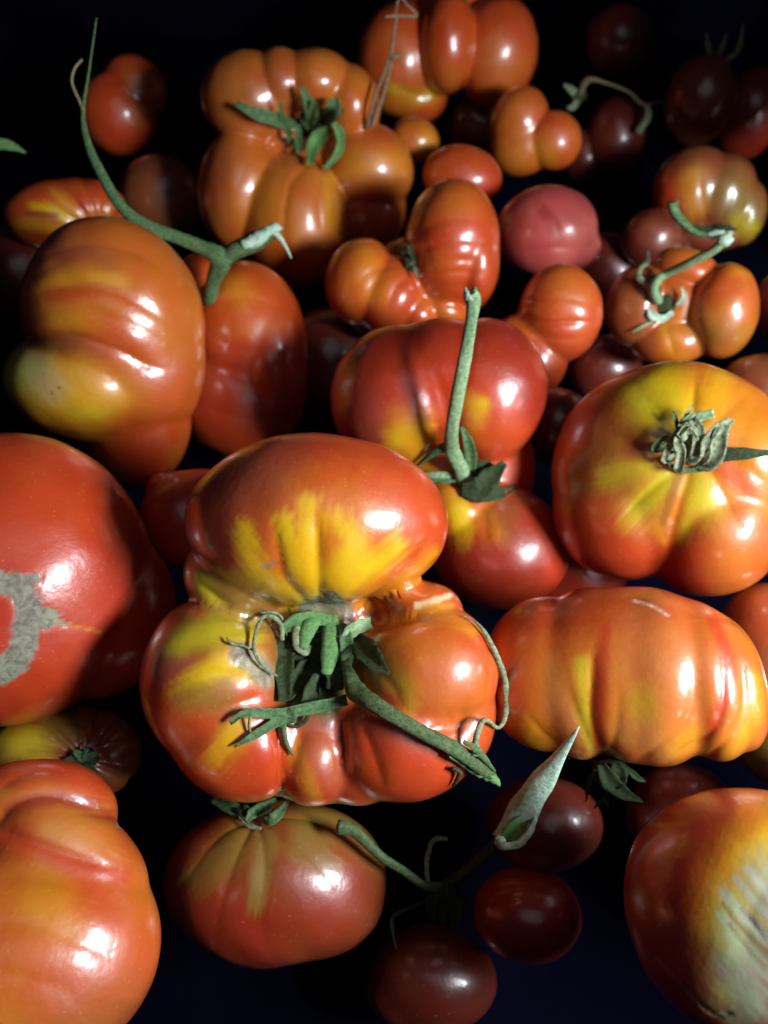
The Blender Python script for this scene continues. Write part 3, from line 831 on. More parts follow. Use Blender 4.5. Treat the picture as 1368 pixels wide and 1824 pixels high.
def tube(key, parent, name, pts, rad, mat='mid', n=10, flat=1.0, ragged=0.0, fuzz=0, seg=5, rough=.05):
    fr = FR[key]
    mm = fr.mm()
    P = spline([place(key, p) for p in pts], seg)
    rr = np.interp(np.linspace(0, 1, len(P)), np.linspace(0, 1, len(rad)), rad) * mm * .5
    sd = RNG.randint(0, 9999)
    V, Fc = tube_geo(P, rr, n, flat, rough, ragged, sd)
    o = link(bpy.data.objects.new(name, mesh_from(name, fr.world(V), Fc, M[mat])), parent)
    if fuzz:
        V, Fc = hairs(P, rr, fuzz, .55, sd)
        h = link(bpy.data.objects.new('hairs', mesh_from('hairs', fr.world(V), Fc, M['hair'])), o)
        h['kind'] = 'stuff'
    return o


def sepal(key, parent, pts, width, mat='dark', cup=.35, tip=.1, base=.5, name='sepal', twist=0.0, thick=.22, seg=6, side=None):
    """a leaf-like blade with a folded midrib, real thickness, wavy edges"""
    fr = FR[key]
    mm = fr.mm()
    P = spline([place(key, p) for p in pts], seg)
    m = len(P)
    Tn = np.gradient(P, axis=0)
    Tn /= np.linalg.norm(Tn, axis=1)[:, None] + 1e-9
    r = np.random.RandomState(RNG.randint(0, 9999))
    cols = np.linspace(-1, 1, 7)
    V, Fc = [], []
    top, bot = [], []
    for i in range(m):
        t = i / (m - 1)
        w = width * mm * .5 * ((base + (1 - base) * min(1, t / .35)) * (1 - (1 - tip) * max(0, (t - .35) / .65) ** 1.5))
        s = np.cross(Tn[i], [0, 0, 1.0])
        if np.linalg.norm(s) < .15:
            s = np.array([1.0, 0, 0])
        s = unit(s)
        up = np.cross(s, Tn[i])
        a = twist * t
        s, up = s * math.cos(a) + up * math.sin(a), up * math.cos(a) - s * math.sin(a)
        wob = r.uniform(-.10, .10, 7) * w
        for j, c in enumerate(cols):
            edge = 1 + .08 * math.sin(t * 17 + c * 3)
            p = P[i] + s * c * w * edge + up * (abs(c) ** 1.5 * cup * w + wob[j] * .5 - (.12 * w if j == 3 else 0))
            th = thick * (1 - .6 * abs(c)) * (1 - .5 * t)
            top.append(p + up * th * .5)
            bot.append(p - up * th * .5)
    V = top + bot
    k = 7
    off = len(top)
    for i in range(m - 1):
        for j in range(k - 1):
            a = i * k + j
            Fc.append((a, a + 1, a + k + 1, a + k))
            Fc.append((off + a, off + a + k, off + a + k + 1, off + a + 1))
        for j, fl in ((0, 0), (k - 1, 1)):
            a = i * k + j
            f = (a, a + k, off + a + k, off + a)
            Fc.append(f if not fl else f[::-1])
    for j in range(k - 1):
        Fc.append((j + 1, j, off + j, off + j + 1))
        a = (m - 1) * k + j
        Fc.append((a, a + 1, off + a + 1, off + a))
    hv, hf = hairs(P, np.full(m, width * mm * .35), 26, .5, r.randint(9999))
    k0 = len(V)
    V = list(V) + hv
    Fc += [tuple(a + k0 for a in f) for f in hf]
    return link(bpy.data.objects.new(name, mesh_from(name, fr.world(np.array(V)), Fc, M[mat])), parent)


def knob(key, parent, name, p, rx, ry, rz, mat, seg=14):
    """a lumpy rounded body: the receptacle under the sepals"""
    fr = FR[key]
    mm = fr.mm()
    c = place(key, p)
    r = np.random.RandomState(RNG.randint(0, 9999))
    V, Fc = [], []
    rings = 8
    for i in range(rings + 1):
        th = math.pi * i / rings
        for j in range(seg):
            a = 2 * math.pi * j / seg
            k = 1 + .10 * math.cos(5 * a) + r.uniform(-.04, .04)
            V.append(c + mm * np.array([rx * k * math.sin(th) * math.cos(a), ry * k * math.sin(th) * math.sin(a), rz * math.cos(th)]))
    for i in range(rings):
        for j in range(seg):
            a, b = i * seg + j, i * seg + (j + 1) % seg
            Fc.append((a, a + seg, b + seg, b))
    return link(bpy.data.objects.new(name, mesh_from(name, fr.world(np.array(V)), Fc, M[mat])), parent)


def empty(name, loc):
    o = bpy.data.objects.new(name, None)
    o.empty_display_size = .01
    o.location = loc
    return link(o)


# ------------------------------------------------------------------ stalks and sepals, fruit by fruit


def calyx_center(k, root):
    cal = knob(k, root, 'calyx', (560, 1192, -2), 60, 60, 10, 'dark', seg=24)
    S = lambda pts, w, mat='dark', **kw: sepal(k, cal, pts, w, mat, **kw)
    tube(k, cal, 'sepal', [(588, 1098, 8), (589, 1130, 22), (586, 1165, 32), (580, 1200, 40)], [26, 34, 33, 18], 'bright', flat=.5, fuzz=50)
    tube(k, cal, 'sepal', [(562, 1092, 8), (556, 1108, 22), (546, 1130, 28), (540, 1156, 30)], [20, 28, 26, 14], 'bright', flat=.5, fuzz=30)
    tube(k, cal, 'sepal', [(540, 1100, 5), (530, 1120, 24), (529, 1150, 28), (545, 1163, 24), (552, 1150, 20)], [14, 15, 13, 10, 8], 'grey', flat=.5)
    S([(500, 1122, 16), (530, 1108, 24), (562, 1102, 26), (590, 1106, 20)], 30, 'bright', tip=.6)
    S([(618, 1200, 4), (618, 1160, 24), (616, 1135, 30), (610, 1112, 22)], 26, 'mid', tip=.5)
    S([(608, 1144, 26), (626, 1124, 32), (645, 1114, 34), (661, 1110, 34)], 24, 'pale', tip=.9, cup=.2)
    S([(630, 1130, 10), (652, 1160, 12), (672, 1182, 10), (694, 1200, 8)], 44, 'dark', tip=.08, cup=.2)
    S([(520, 1130, 5), (508, 1160, 10), (506, 1200, 12), (508, 1250, 14)], 38, 'dark', tip=.5)
    S([(585, 1205, 8), (562, 1232, 14), (540, 1262, 18)], 46, 'dark', tip=.3, cup=.5)
    S([(560, 1180, 6), (535, 1205, 10), (514, 1245, 14)], 36, 'dark', tip=.3, cup=.5)
    S([(570, 1180, 4), (580, 1215, 8), (572, 1250, 14)], 30, 'dark', tip=.3, cup=.5)
    S([(596, 1150, 10), (600, 1190, 18), (596, 1230, 22)], 44, 'dark', tip=.6)
    # long sepal running left below the hollow
    S([(618, 1246, 20), (567, 1258, 24), (500, 1270, 20), (438, 1270, 14), (410, 1288, 12)], 19, 'mid', tip=.35, cup=.5, base=1)
    S([(520, 1262, 20), (494, 1284, 14), (449, 1312, 8), (417, 1330, 8)], 17, 'mid', tip=.15)
    S([(505, 1262, 24), (512, 1290, 18)], 40, 'mid', tip=.7)
    tube(k, cal, 'sepal', [(504, 1280, 12), (506, 1305, 8), (512, 1328, 6), (522, 1346, 6)], [14, 10, 8, 3], 'mid')
    tube(k, cal, 'sepal', [(446, 1276, 14), (444, 1296, 8), (450, 1312, 6)], [5, 5, 3], 'grey', n=6)
    tube(k, cal, 'sepal', [(552, 1262, 16), (545, 1282, 8), (528, 1294, 6), (512, 1290, 6)], [8, 7, 6, 4], 'dark', n=6)
    # dried curl to the left of the hollow
    tube(k, cal, 'sepal', [(503, 1140, 14), (500, 1112, 24), (484, 1098, 26), (468, 1100, 22), (456, 1126, 16), (453, 1160, 12), (468, 1185, 12), (493, 1204, 12)],
         [9, 9, 8, 7, 7, 6, 5, 4], 'grey', n=7, rough=.2)
    tube(k, cal, 'sepal', [(512, 1134, 14), (502, 1100, 24), (484, 1090, 28), (466, 1092, 24)], [4, 5, 5, 3], 'grey', n=6)
    tube(k, cal, 'sepal', [(404, 1136, 8), (412, 1146, 8), (432, 1150, 6), (450, 1158, 6)], [3, 5, 5, 4], 'grey', n=6, rough=.3)
    stem = tube(k, root, 'stem', [(608, 1170, -4), (621, 1200, 26), (634, 1232, 38), (672, 1258, 34), (742, 1300, 20), (815, 1338, 26), (868, 1376, 40)],
                [15, 20, 34, 26, 22, 24, 25], 'stalk', n=14, fuzz=420, seg=8, ragged=.5)
    tube(k, stem, 'torn_end', [(800, 1346, 22), (845, 1372, 24), (878, 1386, 40), (890, 1400, 40)], [6, 15, 18, 3], 'bright', ragged=.9, rough=.35)
    tube(k, stem, 'torn_end', [(826, 1320, 44), (852, 1338, 46), (882, 1374, 50)], [5, 14, 4], 'mid', rough=.3, flat=.5)
    tube(k, stem, 'torn_end', [(806, 1368, 12), (818, 1376, 10), (812, 1392, 4), (806, 1400, 0)], [7, 8, 6, 3], 'dark', rough=.3)
    tube(k, stem, 'tendril', [(845, 1345, 36), (848, 1318, 34), (856, 1290, 30), (868, 1283, 28), (888, 1296, 8), (901, 1270, 0), (899, 1212, -6), (884, 1166, 4), (862, 1124, 8), (842, 1104, 2), (824, 1096, 2)],
         [14, 11, 9, 7, 6, 9, 11, 10, 7, 2.5, 1.5], 'grey', n=8, rough=.15, seg=6)


def calyx_tall(k, root):
    cal = knob(k, root, 'calyx', (834, 860, -4), 46, 24, 9, 'dark')
    sepal(k, cal, [(820, 872, 6), (853, 872, 16), (876, 848, 26), (899, 824, 34)], 44, 'dark', tip=.25)
    sepal(k, cal, [(842, 850, 6), (838, 810, 14), (833, 785, 20), (822, 760, 22)], 22, 'mid', tip=.2)
    sepal(k, cal, [(812, 848, 8), (780, 846, 12), (742, 847, 14)], 12, 'pale', tip=.6)
    sepal(k, cal, [(812, 858, 8), (780, 855, 10), (744, 852, 12)], 10, 'mid', tip=.6)
    sepal(k, cal, [(836, 876, 6), (880, 880, 4), (920, 866, -4)], 26, 'dark', tip=.3)
    sepal(k, cal, [(845, 845, 10), (860, 832, 14), (880, 832, 8)], 26, 'dark', tip=.3)
    stem = tube(k, root, 'stem', [(828, 856, 4), (818, 828, 26), (805, 800, 42), (805, 764, 56), (816, 700, 64), (829, 634, 78), (840, 566, 96), (843, 536, 106), (838, 520, 110)],
                [27, 25, 26, 21, 21, 20, 19, 24, 24], 'pale', n=14, seg=7, fuzz=260, ragged=.5)
    tube(k, stem, 'torn_end', [(843, 548, 108), (834, 528, 110), (828, 512, 112)], [16, 14, 3], 'torn', rough=.3)
    tube(k, stem, 'side_shoot', [(806, 796, 42), (794, 796, 38), (772, 806, 24), (735, 836, 12)], [16, 18, 13, 3], 'mid', n=9, fuzz=40)


def calyx_right(k, root):
    cal = knob(k, root, 'calyx', (1230, 796, -2), 42, 30, 10, 'dark')
    S = lambda pts, w, mat='grey', **kw: sepal(k, cal, pts, w, mat, **kw)
    S([(1210, 812, 4), (1207, 838, 16), (1213, 806, 34), (1207, 788, 40), (1213, 768, 40)], 17, tip=.7, cup=.5)
    S([(1208, 806, 4), (1184, 820, 18), (1191, 798, 30), (1204, 774, 38), (1212, 756, 36)], 12, tip=.5)
    S([(1212, 802, 4), (1190, 796, 14), (1167, 800, 14), (1174, 786, 22), (1190, 778, 26)], 14, 'mid', tip=.4)
    S([(1215, 822, 4), (1235, 818, 20), (1243, 791, 34), (1245, 765, 38), (1232, 746, 36)], 20, tip=.8)
    S([(1218, 790, 6), (1220, 752, 26), (1247, 742, 34), (1272, 736, 36)], 16, 'pale', tip=.9, cup=.2)
    S([(1240, 826, 4), (1262, 828, 16), (1278, 800, 30), (1284, 772, 34), (1295, 752, 30), (1309, 751, 26)], 28, 'grey', tip=.12, cup=.4)
    S([(1236, 822, 6), (1254, 816, 26), (1260, 786, 36), (1282, 755, 38)], 18, tip=.7)
    S([(1222, 776, 6), (1222, 742, 26), (1230, 730, 30), (1238, 720, 30)], 7, tip=.3)
    S([(1212, 780, 6), (1204, 748, 20), (1198, 732, 20)], 8, 'mid', tip=.3)
    S([(1250, 808, 2), (1290, 809, 5), (1330, 808, 8), (1380, 806, 10)], 24, 'dark', tip=.25, cup=.1)
    S([(1222, 800, 8), (1228, 780, 34), (1216, 764, 42), (1224, 770, 40)], 26, 'grey', tip=.8, cup=.6)
    S([(1232, 800, 8), (1236, 776, 30), (1232, 758, 38)], 22, 'mid', tip=.8, cup=.5)
    S([(1186, 818, 6), (1206, 836, 8), (1235, 838, 8), (1262, 832, 8), (1282, 816, 8)], 9, 'mid', tip=.6, base=.6)


def calyx_bigtop(k, root):
    cal = knob(k, root, 'calyx', (552, 228, -2), 34, 26, 8, 'dark')
    S = lambda pts, w, mat='mid', **kw: sepal(k, cal, pts, w, mat, **kw)
    S([(530, 224, 14), (497, 214, 24), (456, 202, 24), (421, 184, 26)], 24, 'mid', tip=.35, base=.4)
    S([(524, 262, 10), (516, 246, 22), (503, 210, 30), (499, 180, 34)], 12, 'mid', tip=.4)
    S([(531, 274, 10), (531, 240, 24), (530, 222, 26)], 14, 'mid', tip=.6)
    S([(556, 220, 12), (552, 190, 24), (536, 154, 26)], 24, 'mid', tip=.3)
    S([(548, 226, 12), (556, 200, 28), (560, 180, 32)], 22, 'bright', tip=.4)
    S([(575, 212, 12), (592, 196, 26), (596, 174, 28)], 30, 'mid', tip=.6, cup=.6)
    S([(588, 228, 18), (560, 256, 26), (551, 294, 18)], 30, 'bright', tip=.3)
    S([(590, 212, 16), (606, 240, 22), (602, 272, 18), (578, 302, 12)], 17, 'bright', tip=.4)
    S([(570, 218, 10), (590, 212, 20), (612, 194, 20)], 16, 'dark', tip=.3)
    S([(560, 226, 12), (545, 216, 26), (538, 200, 28)], 22, 'dark', tip=.5)


def calyx_stemright(k, root):
    cal = knob(k, root, 'calyx', (1184, 544, 0), 22, 20, 8, 'dark')
    S = lambda pts, w, mat='torn', **kw: sepal(k, cal, pts, w, mat, **kw)
    S([(1158, 550, 6), (1163, 562, 12), (1180, 568, 14), (1199, 556, 10)], 15, 'torn', tip=.6, base=.7)
    S([(1204, 546, 6), (1219, 530, 12), (1214, 510, 14)], 10, 'torn', tip=.2)
    S([(1164, 572, 6), (1144, 582, 8), (1126, 592, 8)], 6, 'pale', tip=.4)
    S([(1172, 540, 8), (1166, 520, 14), (1172, 500, 16)], 24, 'dark', tip=.5)
    tube(k, cal, 'sepal', [(1156, 510, 16), (1139, 494, 18), (1141, 478, 18), (1153, 466, 18), (1155, 444, 18)], [14, 11, 8, 12, 3], 'grey', rough=.25, flat=.6)
    tube(k, cal, 'sepal', [(1166, 500, 20), (1160, 488, 22)], [10, 8], 'mid')
    stem = tube(k, root, 'stem', [(1172, 536, 4), (1164, 516, 24), (1172, 498, 40), (1184, 490, 48, 'z'), (1228, 468, 82, 'z'), (1268, 448, 100, 'z'), (1292, 427, 110, 'z')],
                [20, 19, 17, 16, 15, 15, 18], 'pale', n=12, seg=6, fuzz=60)
    knob(k, stem, 'node', (1292, 427, 112, 'z'), 13, 11, 9, 'torn')
    tube(k, stem, 'side_shoot', [(1300, 428, 108, 'z'), (1280, 416, 106, 'z'), (1262, 417, 104, 'z')], [16, 14, 9], 'torn', rough=.2)
    tube(k, stem, 'side_shoot', [(1268, 418, 104, 'z'), (1240, 415, 104, 'z'), (1216, 396, 108, 'z'), (1201, 377, 112, 'z'), (1197, 360, 116, 'z')], [8, 11, 15, 17, 19], 'mid', n=10, ragged=.3)


def calyx_behind(k, root):
    Z = 'z'
    stem = tube(k, root, 'stem', [(374, 540, 70, Z), (381, 500, 92, Z), (394, 462, 118, Z), (362, 442, 116, Z), (318, 424, 112, Z), (262, 402, 112, Z), (216, 368, 112, Z), (178, 304, 104, Z), (156, 252, 96, Z), (148, 200, 92, Z), (158, 130, 96, Z), (172, 32, 104, Z)],
                [20, 24, 34, 23, 20, 19, 18, 15, 11, 5.5, 3.2, 1.8], 'mid', n=12, seg=6, fuzz=220)
    tube(k, stem, 'side_shoot', [(149, 200, 92, Z), (142, 182, 92, Z), (128, 148, 92, Z), (133, 122, 94, Z), (146, 106, 94, Z)], [5, 5, 4.5, 4, 3.5], 'dry', n=7)
    b = tube(k, stem, 'side_shoot', [(386, 470, 108, Z), (420, 446, 126, Z), (455, 430, 130, Z), (486, 412, 134, Z)], [22, 28, 30, 20], 'mid', n=12, ragged=.6)
    tube(k, b, 'torn_end', [(432, 436, 144, Z), (462, 424, 142, Z), (494, 403, 142, Z)], [14, 22, 14], 'torn', rough=.25, flat=.6, ragged=.9)
    tube(k, b, 'torn_end', [(478, 412, 138, Z), (494, 418, 138, Z), (508, 438, 136, Z), (519, 460, 134, Z)], [9, 9, 6, 2], 'torn', rough=.2)


def calyx_rightmid(k, root):
    cal = knob(k, root, 'calyx', (1086, 1372, -30, 'z'), 34, 32, 34, 'dark')
    sepal(k, cal, [(1070, 1360, 10, 'z'), (1086, 1390, 12, 'z'), (1110, 1412, -10, 'z'), (1145, 1428, -30, 'z')], 34, 'dark', tip=.1)
    sepal(k, cal, [(1098, 1360, 8, 'z'), (1102, 1385, 6, 'z'), (1096, 1405, 0, 'z')], 34, 'dark', tip=.2)
    sepal(k, cal, [(1062, 1370, 0, 'z'), (1048, 1396, -10, 'z'), (1044, 1428, -30, 'z')], 10, 'dark', tip=.2)
    sepal(k, cal, [(1084, 1396, 5, 'z'), (1076, 1420, -15, 'z'), (1058, 1440, -30, 'z')], 10, 'dark', tip=.2)
    sepal(k, cal, [(1080, 1410, -5, 'z'), (1082, 1440, -30, 'z')], 8, 'dark', tip=.2)
    sepal(k, cal, [(1115, 1365, 0, 'z'), (1135, 1385, -20, 'z'), (1150, 1392, -40, 'z')], 12, 'dark', tip=.2)


def calyx_bottom(k, root):
    cal = knob(k, root, 'calyx', (452, 1446, -2), 34, 18, 8, 'dark')
    S = lambda pts, w, mat='mid', **kw: sepal(k, cal, pts, w, mat, **kw)
    S([(436, 1448, 8), (410, 1438, 20), (375, 1422, 26)], 24, 'mid', tip=.5, base=.3)
    S([(440, 1462, 8), (456, 1444, 20), (492, 1424, 24)], 20, 'mid', tip=.4)
    S([(470, 1462, 8), (490, 1456, 18), (512, 1428, 22)], 22, 'mid', tip=.3)
    S([(424, 1452, 8), (444, 1470, 12), (466, 1476, 10)], 8, 'grey', tip=.5)
    S([(450, 1450, 10), (430, 1440, 22), (420, 1424, 22)], 20, 'dark', tip=.5)
    tube(k, root, 'stem', [(452, 1446, 0), (460, 1430, 20), (456, 1412, 22)], [14, 12, 12], 'dark')


def calyx_lowleft(k, root):
    cal = knob(k, root, 'calyx', (150, 1352, 0), 24, 20, 8, 'dark')
    S = lambda pts, w, mat='mid', **kw: sepal(k, cal, pts, w, mat, **kw)
    S([(150, 1356, 8), (140, 1344, 18), (132, 1338, 20)], 14, 'mid', tip=.5)
    S([(152, 1356, 8), (160, 1346, 18), (174, 1342, 18)], 12, 'mid', tip=.5)
    S([(150, 1358, 8), (160, 1368, 14), (172, 1380, 10)], 16, 'dark', tip=.3)
    S([(145, 1352, 8), (125, 1354, 12), (108, 1366, 8)], 16, 'dark', tip=.3)
    tube(k, root, 'stem', [(150, 1354, 2), (150, 1344, 18), (154, 1334, 24)], [12, 10, 9], 'mid', ragged=.3)


def calyx_bottomdark(k, root):
    Z = 'z'
    cal = knob(k, root, 'calyx', (792, 1588, 150, Z), 20, 16, 14, 'dark')
    sepal(k, cal, [(800, 1590, 150, Z), (812, 1620, 130, Z), (806, 1660, 100, Z)], 30, 'dark', tip=.2)
    sepal(k, cal, [(780, 1592, 150, Z), (768, 1610, 135, Z), (772, 1640, 110, Z)], 26, 'dark', tip=.2)
    sepal(k, cal, [(770, 1600, 140, Z), (704, 1630, 120, Z), (700, 1660, 115, Z), (706, 1690, 110, Z)], 7, 'dark', tip=.2)
    stem = tube(k, root, 'stem', [(790, 1640, 40), (792, 1600, 120, Z), (785, 1582, 180, Z), (754, 1575, 200, Z), (718, 1550, 230, Z), (678, 1524, 265, Z), (632, 1480, 300, Z), (602, 1471, 310, Z)],
                [18, 18, 18, 15, 15, 16, 21, 25], 'stalk', n=10, seg=6, fuzz=120)
    tube(k, stem, 'side_shoot', [(764, 1576, 192, Z), (760, 1540, 200, Z), (768, 1504, 186, Z), (780, 1494, 190, Z), (797, 1495, 190, Z)], [9, 9, 9, 10, 6], 'grey', n=8, rough=.2)
    arm = tube(k, stem, 'side_shoot', [(785, 1578, 180, Z), (820, 1560, 215, Z), (852, 1534, 260, Z), (890, 1503, 320, Z)], [14, 18, 20, 22], 'dark', n=10, rough=.1)
    t = sepal(k, arm, [(890, 1500, 322, Z), (920, 1462, 345, Z), (950, 1415, 400, Z), (985, 1364, 450, Z), (1032, 1294, 520, Z)], 50, 'torn', cup=-.35, tip=.03, base=.7, name='torn_end', thick=.5)
    sepal(k, arm, [(896, 1498, 326, Z), (918, 1478, 340, Z), (938, 1452, 352, Z)], 30, 'bright', cup=.4, tip=.5, name='torn_end', thick=.5)
    tube(k, arm, 'torn_end', [(886, 1498, 326, Z), (896, 1506, 340, Z), (922, 1504, 350, Z), (944, 1482, 356, Z), (955, 1456, 360, Z)], [12, 13, 12, 11, 6], 'torn', rough=.2)
    tube(k, arm, 'torn_end', [(884, 1494, 332, Z), (893, 1496, 338, Z), (897, 1508, 338, Z)], [10, 15, 10], 'torn', rough=.3)


def calyx_folded(k, root):
    cal = knob(k, root, 'calyx', (735, 468, 2), 16, 18, 6, 'dark')
    sepal(k, cal, [(736, 470, 6), (722, 452, 14), (708, 436, 12)], 12, 'grey', tip=.3)
    sepal(k, cal, [(738, 474, 6), (744, 488, 12), (752, 492, 10)], 9, 'grey', tip=.3)
    sepal(k, cal, [(736, 462, 6), (730, 440, 12), (724, 428, 10)], 10, 'dark', tip=.3)


def calyx_dim(k, root):
    cal = knob(k, root, 'calyx', (1268, 412, 0), 24, 14, 7, 'dark')
    sepal(k, cal, [(1268, 412, 6), (1290, 406, 10), (1312, 410, 6)], 16, 'dark', tip=.3)
    sepal(k, cal, [(1262, 412, 6), (1244, 408, 10), (1232, 402, 6)], 16, 'dark', tip=.3)


def calyx_dark1(k, root):
    cal = knob(k, root, 'calyx', (1268, 112, -20, 'z'), 20, 12, 12, 'dark')
    for a in ([(1268, 110, -15, 'z'), (1262, 85, -5, 'z'), (1258, 58, 0, 'z')], [(1276, 110, -15, 'z'), (1286, 85, -5, 'z'), (1294, 60, 0, 'z')],
              [(1284, 112, -15, 'z'), (1314, 90, -10, 'z'), (1324, 42, 0, 'z')]):
        sepal(k, cal, a, 10, 'grey', tip=.3)


def calyx_dark4(k, root):
    Z = 'z'
    cal = knob(k, root, 'calyx', (1030, 170, 30, Z), 16, 12, 10, 'dark')
    for a in ([(1030, 172, 30, Z), (1018, 160, 45, Z), (1004, 150, 40, Z)], [(1032, 172, 30, Z), (1022, 190, 50, Z), (1010, 192, 50, Z)],
              [(1034, 172, 30, Z), (1040, 150, 50, Z), (1058, 140, 50, Z)]):
        sepal(k, cal, a, 12, 'grey', tip=.3)
    tube(k, root, 'stem', [(1032, 168, 36, Z), (1046, 142, 60, Z), (1080, 148, 66, Z), (1120, 164, 66, Z), (1146, 186, 66, Z), (1180, 180, 60, Z)], [9, 9, 5, 5, 7, 3], 'dry', n=8, seg=6)
    tube(k, root, 'side_shoot', [(1150, 186, 68, Z), (1154, 206, 70, Z), (1136, 236, 72, Z)], [8, 15, 12], 'grey', n=8, rough=.2)


CALYX = dict(center=calyx_center, tallstem=calyx_tall, rightyellow=calyx_right, bigtop=calyx_bigtop, stemright=calyx_stemright,
             behind=calyx_behind, rightmid=calyx_rightmid, bottom=calyx_bottom, bottomleftdark=calyx_lowleft, bottomdark=calyx_bottomdark,
             folded=calyx_folded, dimright=calyx_dim, dark1=calyx_dark1, dark4=calyx_dark4)

LABEL = dict(
    center='large many lobed red and yellow tomato in the middle with torn green stem across it',
    bottomright='deep red tomato at bottom right with pale green corky streaks on its side',
    bottomleft='big folded orange tomato filling the bottom left corner',
    leftred='smooth bright red tomato at left edge with jagged grey corky scar',
    rightyellow='broad red tomato at right with yellow green shoulders and crumpled pale calyx',
    rightmid='wide ribbed orange tomato below the yellow shouldered one, its dark calyx facing down',
    leftorange='tall orange tomato at left with a yellow green patch and sideways folds',
    tallstem='dark red tomato with a tall pale upright stem behind the middle tomato',
    folded='crescent shaped ribbed red tomato folded round its small stem hollow',
    redpair='two lobed red orange tomato between the pink one and the upright stem',
    stemright='small three lobed orange tomato at right with forked pale green stem',
    bigtop='large ribbed orange tomato near the top with curled green sepals in its hollow',
    behind='dark red tomato behind the tall left orange one, carrying the long forked green stalk',
    pink='pinkish red tomato with a bent crease, right of the folded crescent one',
    redsmall='small plain red tomato just above the folded crescent one',
    smallround='tiny round orange tomato squeezed between the two big top tomatoes',
    small2='small two lobed orange tomato under the right side of the top one',
    topcentre='deeply lobed red orange tomato cut by the top edge of the photo',
    dimright='dim orange and olive ribbed tomato above the forked pale stem',
    dimlow='dim dark red tomato left of the olive ribbed one',
    dark1='shaded brown red tomato at upper right with dry sepals pointing up',
    dark2='very dark tomato at the upper right edge beside the shaded brown one',
    dark3='nearly black tomato alone in the shadow at top right',
    dark4='dark tomato under the dry twig, right of the small two lobed one',
    lefttop='shaded red orange tomato alone near the top left corner',
    leftstriped='red tomato with yellow stripes at left edge behind the tall orange one',
    bottom='shaded round red tomato with olive shoulders under the middle one',
    bottomleftdark='dark tomato with a lime patch wedged between the left red and bottom left ones',
    dimbottom='dim dark red tomato with faint sideways folds near the bottom',
    dimbottom2='dark tomato behind the pale torn stalk tip',
    rightedge='brown orange tomato at right edge behind the wide ribbed one',
    rightedge2='brownish tomato at right edge above the yellow shouldered one',
    rightedge3='dark tomato at right edge beside the small three lobed one',
    leftdark='shaded red tomato in the gap left of the middle one',
    gapred='deep red tomato barely showing left of the yellow shouldered one',
    darkbrown='almost black brown tomato behind the long forked green stalk',
    bottomdark='shadowed tomato at the bottom bearing a dark stalk with pale torn tip',
    under3='shadowed tomato deep in the gap left of the upright stem tomato',
    under4='shadowed tomato deep below the small three lobed one',
    under5='shadowed tomato deep below the yellow striped one at left',
    added_side2='unseen red orange tomato beyond the right edge, added to shade the upper dark ones',
    added_side3='unseen red orange tomato added for shade beyond the right edge, beside the brownish one',
    added_side4='added unseen red orange tomato beyond the right edge, level with the ribbed olive one',
    added_side5='unseen red tomato added for shade beyond the right edge, beside the corky streaked one',
    deep1='shadowed tomato deep between the middle one and the yellow shouldered one',
    deep2='shadowed brown tomato deep below the dark calyx of the wide ribbed one',
    deep6='shadowed tomato deep below the pinkish one, left of the three lobed one',
    under6='shadowed tomato deep in the gap below the top tomato')


HEAP = 'heirloom tomatoes heaped in the dark crate'
THING = {}
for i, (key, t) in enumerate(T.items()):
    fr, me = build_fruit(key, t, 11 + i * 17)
    if key in CALYX:
        root = empty('tomato', fr.O)
        me.name = 'fruit'
        link(bpy.data.objects.new('fruit', me), root)
    else:
        me.name = 'tomato'
        root = bpy.data.objects.new('tomato', me)
        root.location = fr.O
        link(root)
    root['label'] = LABEL[key]
    root['category'] = 'tomato'
    root['group'] = HEAP
    THING[key] = root
for key, fn in CALYX.items():
    fn(key, THING[key])

# ------------------------------------------------------------------ loose things and the crate


def loose(name, label, cat, key, fn):
    """built on a neighbour's axes, then set free with its own origin"""
    fr = FR[key]
    o = empty(name, fr.O)
    o['label'] = label
    o['category'] = cat
    fn(key, o)
    return o


Zz = 'z'


def dried(k, o):
    tube(k, o, 'strand', [(653, 228, 6), (661, 196, 24), (670, 165, 34), (684, 130, 44), (697, 92, 50), (702, 58, 56), (706, 30, 60)], [8, 6, 6, 6, 6, 5, 5], 'dry', n=8)
    tube(k, o, 'strand', [(662, 226, 6), (676, 190, 24), (688, 150, 40), (695, 118, 46), (699, 90, 50)], [7, 6, 6, 6, 4], 'dry', n=8)
    tube(k, o, 'thorn', [(698, 104, 50), (708, 100, 52), (720, 102, 52)], [9, 7, 2], 'dry', n=6)
    tube(k, o, 'strand', [(686, 30, 60), (706, 28, 60), (742, 28, 60), (724, 8, 62), (712, -6, 64), (704, 26, 60)], [3, 5, 5, 4, 4, 3], 'dry', n=6)


loose('dried_stalk', 'thin tan dried stalk standing before the top tomato, looped at its tip', 'stalk', 'bigtop', dried)


def tip(k, o):
    sepal(k, o, [(-60, 258, 40, Zz), (-10, 256, 44, Zz), (20, 260, 46, Zz), (46, 272, 44, Zz)], 20, 'bright', tip=.1, name='blade')
    tube(k, o, 'strand', [(-60, 258, 38, Zz), (-80, 300, 10, Zz), (-90, 360, -40, Zz)], [8, 8, 8], 'mid')


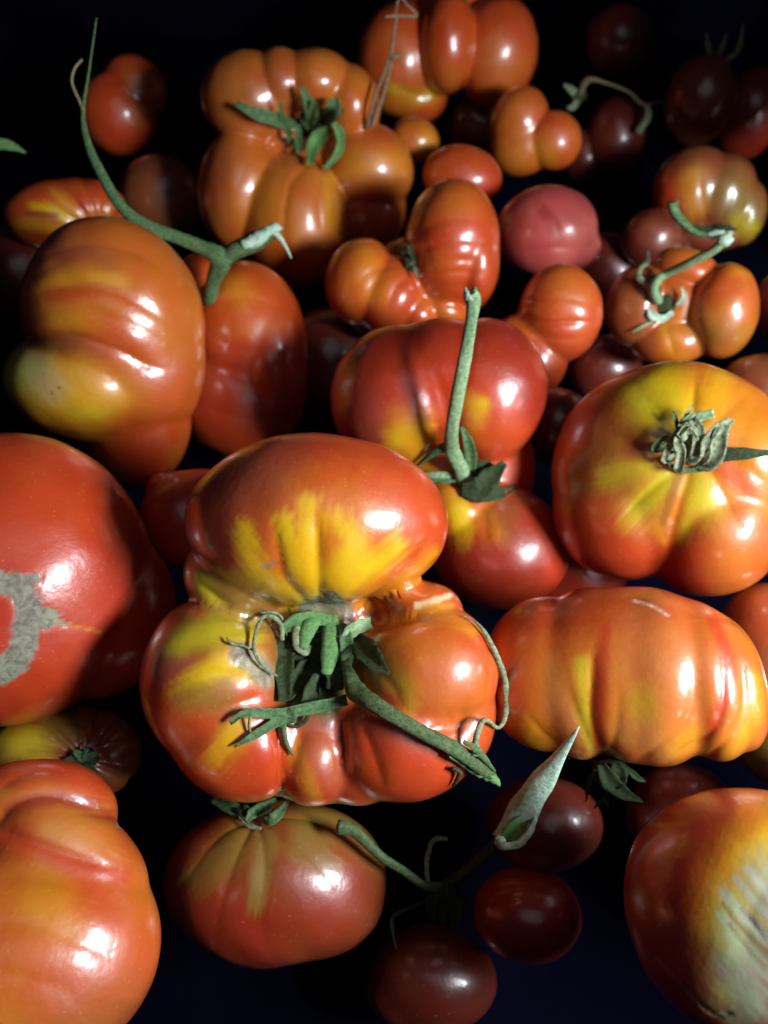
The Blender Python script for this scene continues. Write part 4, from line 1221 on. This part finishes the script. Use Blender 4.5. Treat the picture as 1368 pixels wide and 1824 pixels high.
loose('sepal_tip', 'bright green sepal tip poking in at the left edge', 'sepal', 'leftstriped', tip)


def crate_material():
    m, nt, b = nodes('crate_plastic')
    L = nt.links.new
    tc = N(nt, 'ShaderNodeTexCoord')
    n1 = N(nt, 'ShaderNodeTexNoise')
    n1.inputs['Scale'].default_value = 30
    n1.inputs['Detail'].default_value = 8
    L(tc.outputs['Object'], n1.inputs['Vector'])
    cr = N(nt, 'ShaderNodeValToRGB')
    cr.color_ramp.elements[0].color = (.0012, .0012, .005, 1)
    cr.color_ramp.elements[1].color = (.003, .003, .010, 1)
    L(n1.outputs[0], cr.inputs[0])
    L(cr.outputs[0], b.inputs['Base Color'])
    b.inputs['Roughness'].default_value = .9
    b.inputs['Specular IOR Level'].default_value = 0.0
    return m


CM = crate_material()


def slab(name, x0, x1, y0, y1, z0, z1, parent, r=.003):
    import bmesh
    bm = bmesh.new()
    bmesh.ops.create_cube(bm, size=1)
    for v in bm.verts:
        v.co.x = x0 + (v.co.x + .5) * (x1 - x0)
        v.co.y = y0 + (v.co.y + .5) * (y1 - y0)
        v.co.z = z0 + (v.co.z + .5) * (z1 - z0)
    bmesh.ops.bevel(bm, geom=bm.edges[:], offset=r, segments=2, affect='EDGES')
    me = bpy.data.meshes.new(name)
    bm.to_mesh(me)
    bm.free()
    me.materials.append(CM)
    return link(bpy.data.objects.new(name, me), parent)


X0, X1, Y0, Y1 = -.30, .325, -.12, .66
crate = empty('crate', (0, 0, -.012))
crate['label'] = 'dark blue black crate that holds the heap of tomatoes'
crate['category'] = 'crate'
zb = .012
slab('floor_panel', X0, X1, Y0, Y1, 0, zb, crate)
slab('side_wall', X0 - .012, X0 - .0002, Y0, Y1, 0, .15 + zb, crate)
slab('side_wall', X1 + .0002, X1 + .012, Y0, Y1, 0, .15 + zb, crate)
slab('end_wall', X0 - .012, X1 + .012, Y1 + .0002, Y1 + .012, 0, .25 + zb, crate)
slab('end_wall', X0 - .012, X1 + .012, Y0 - .012, Y0 - .0002, 0, .12 + zb, crate)
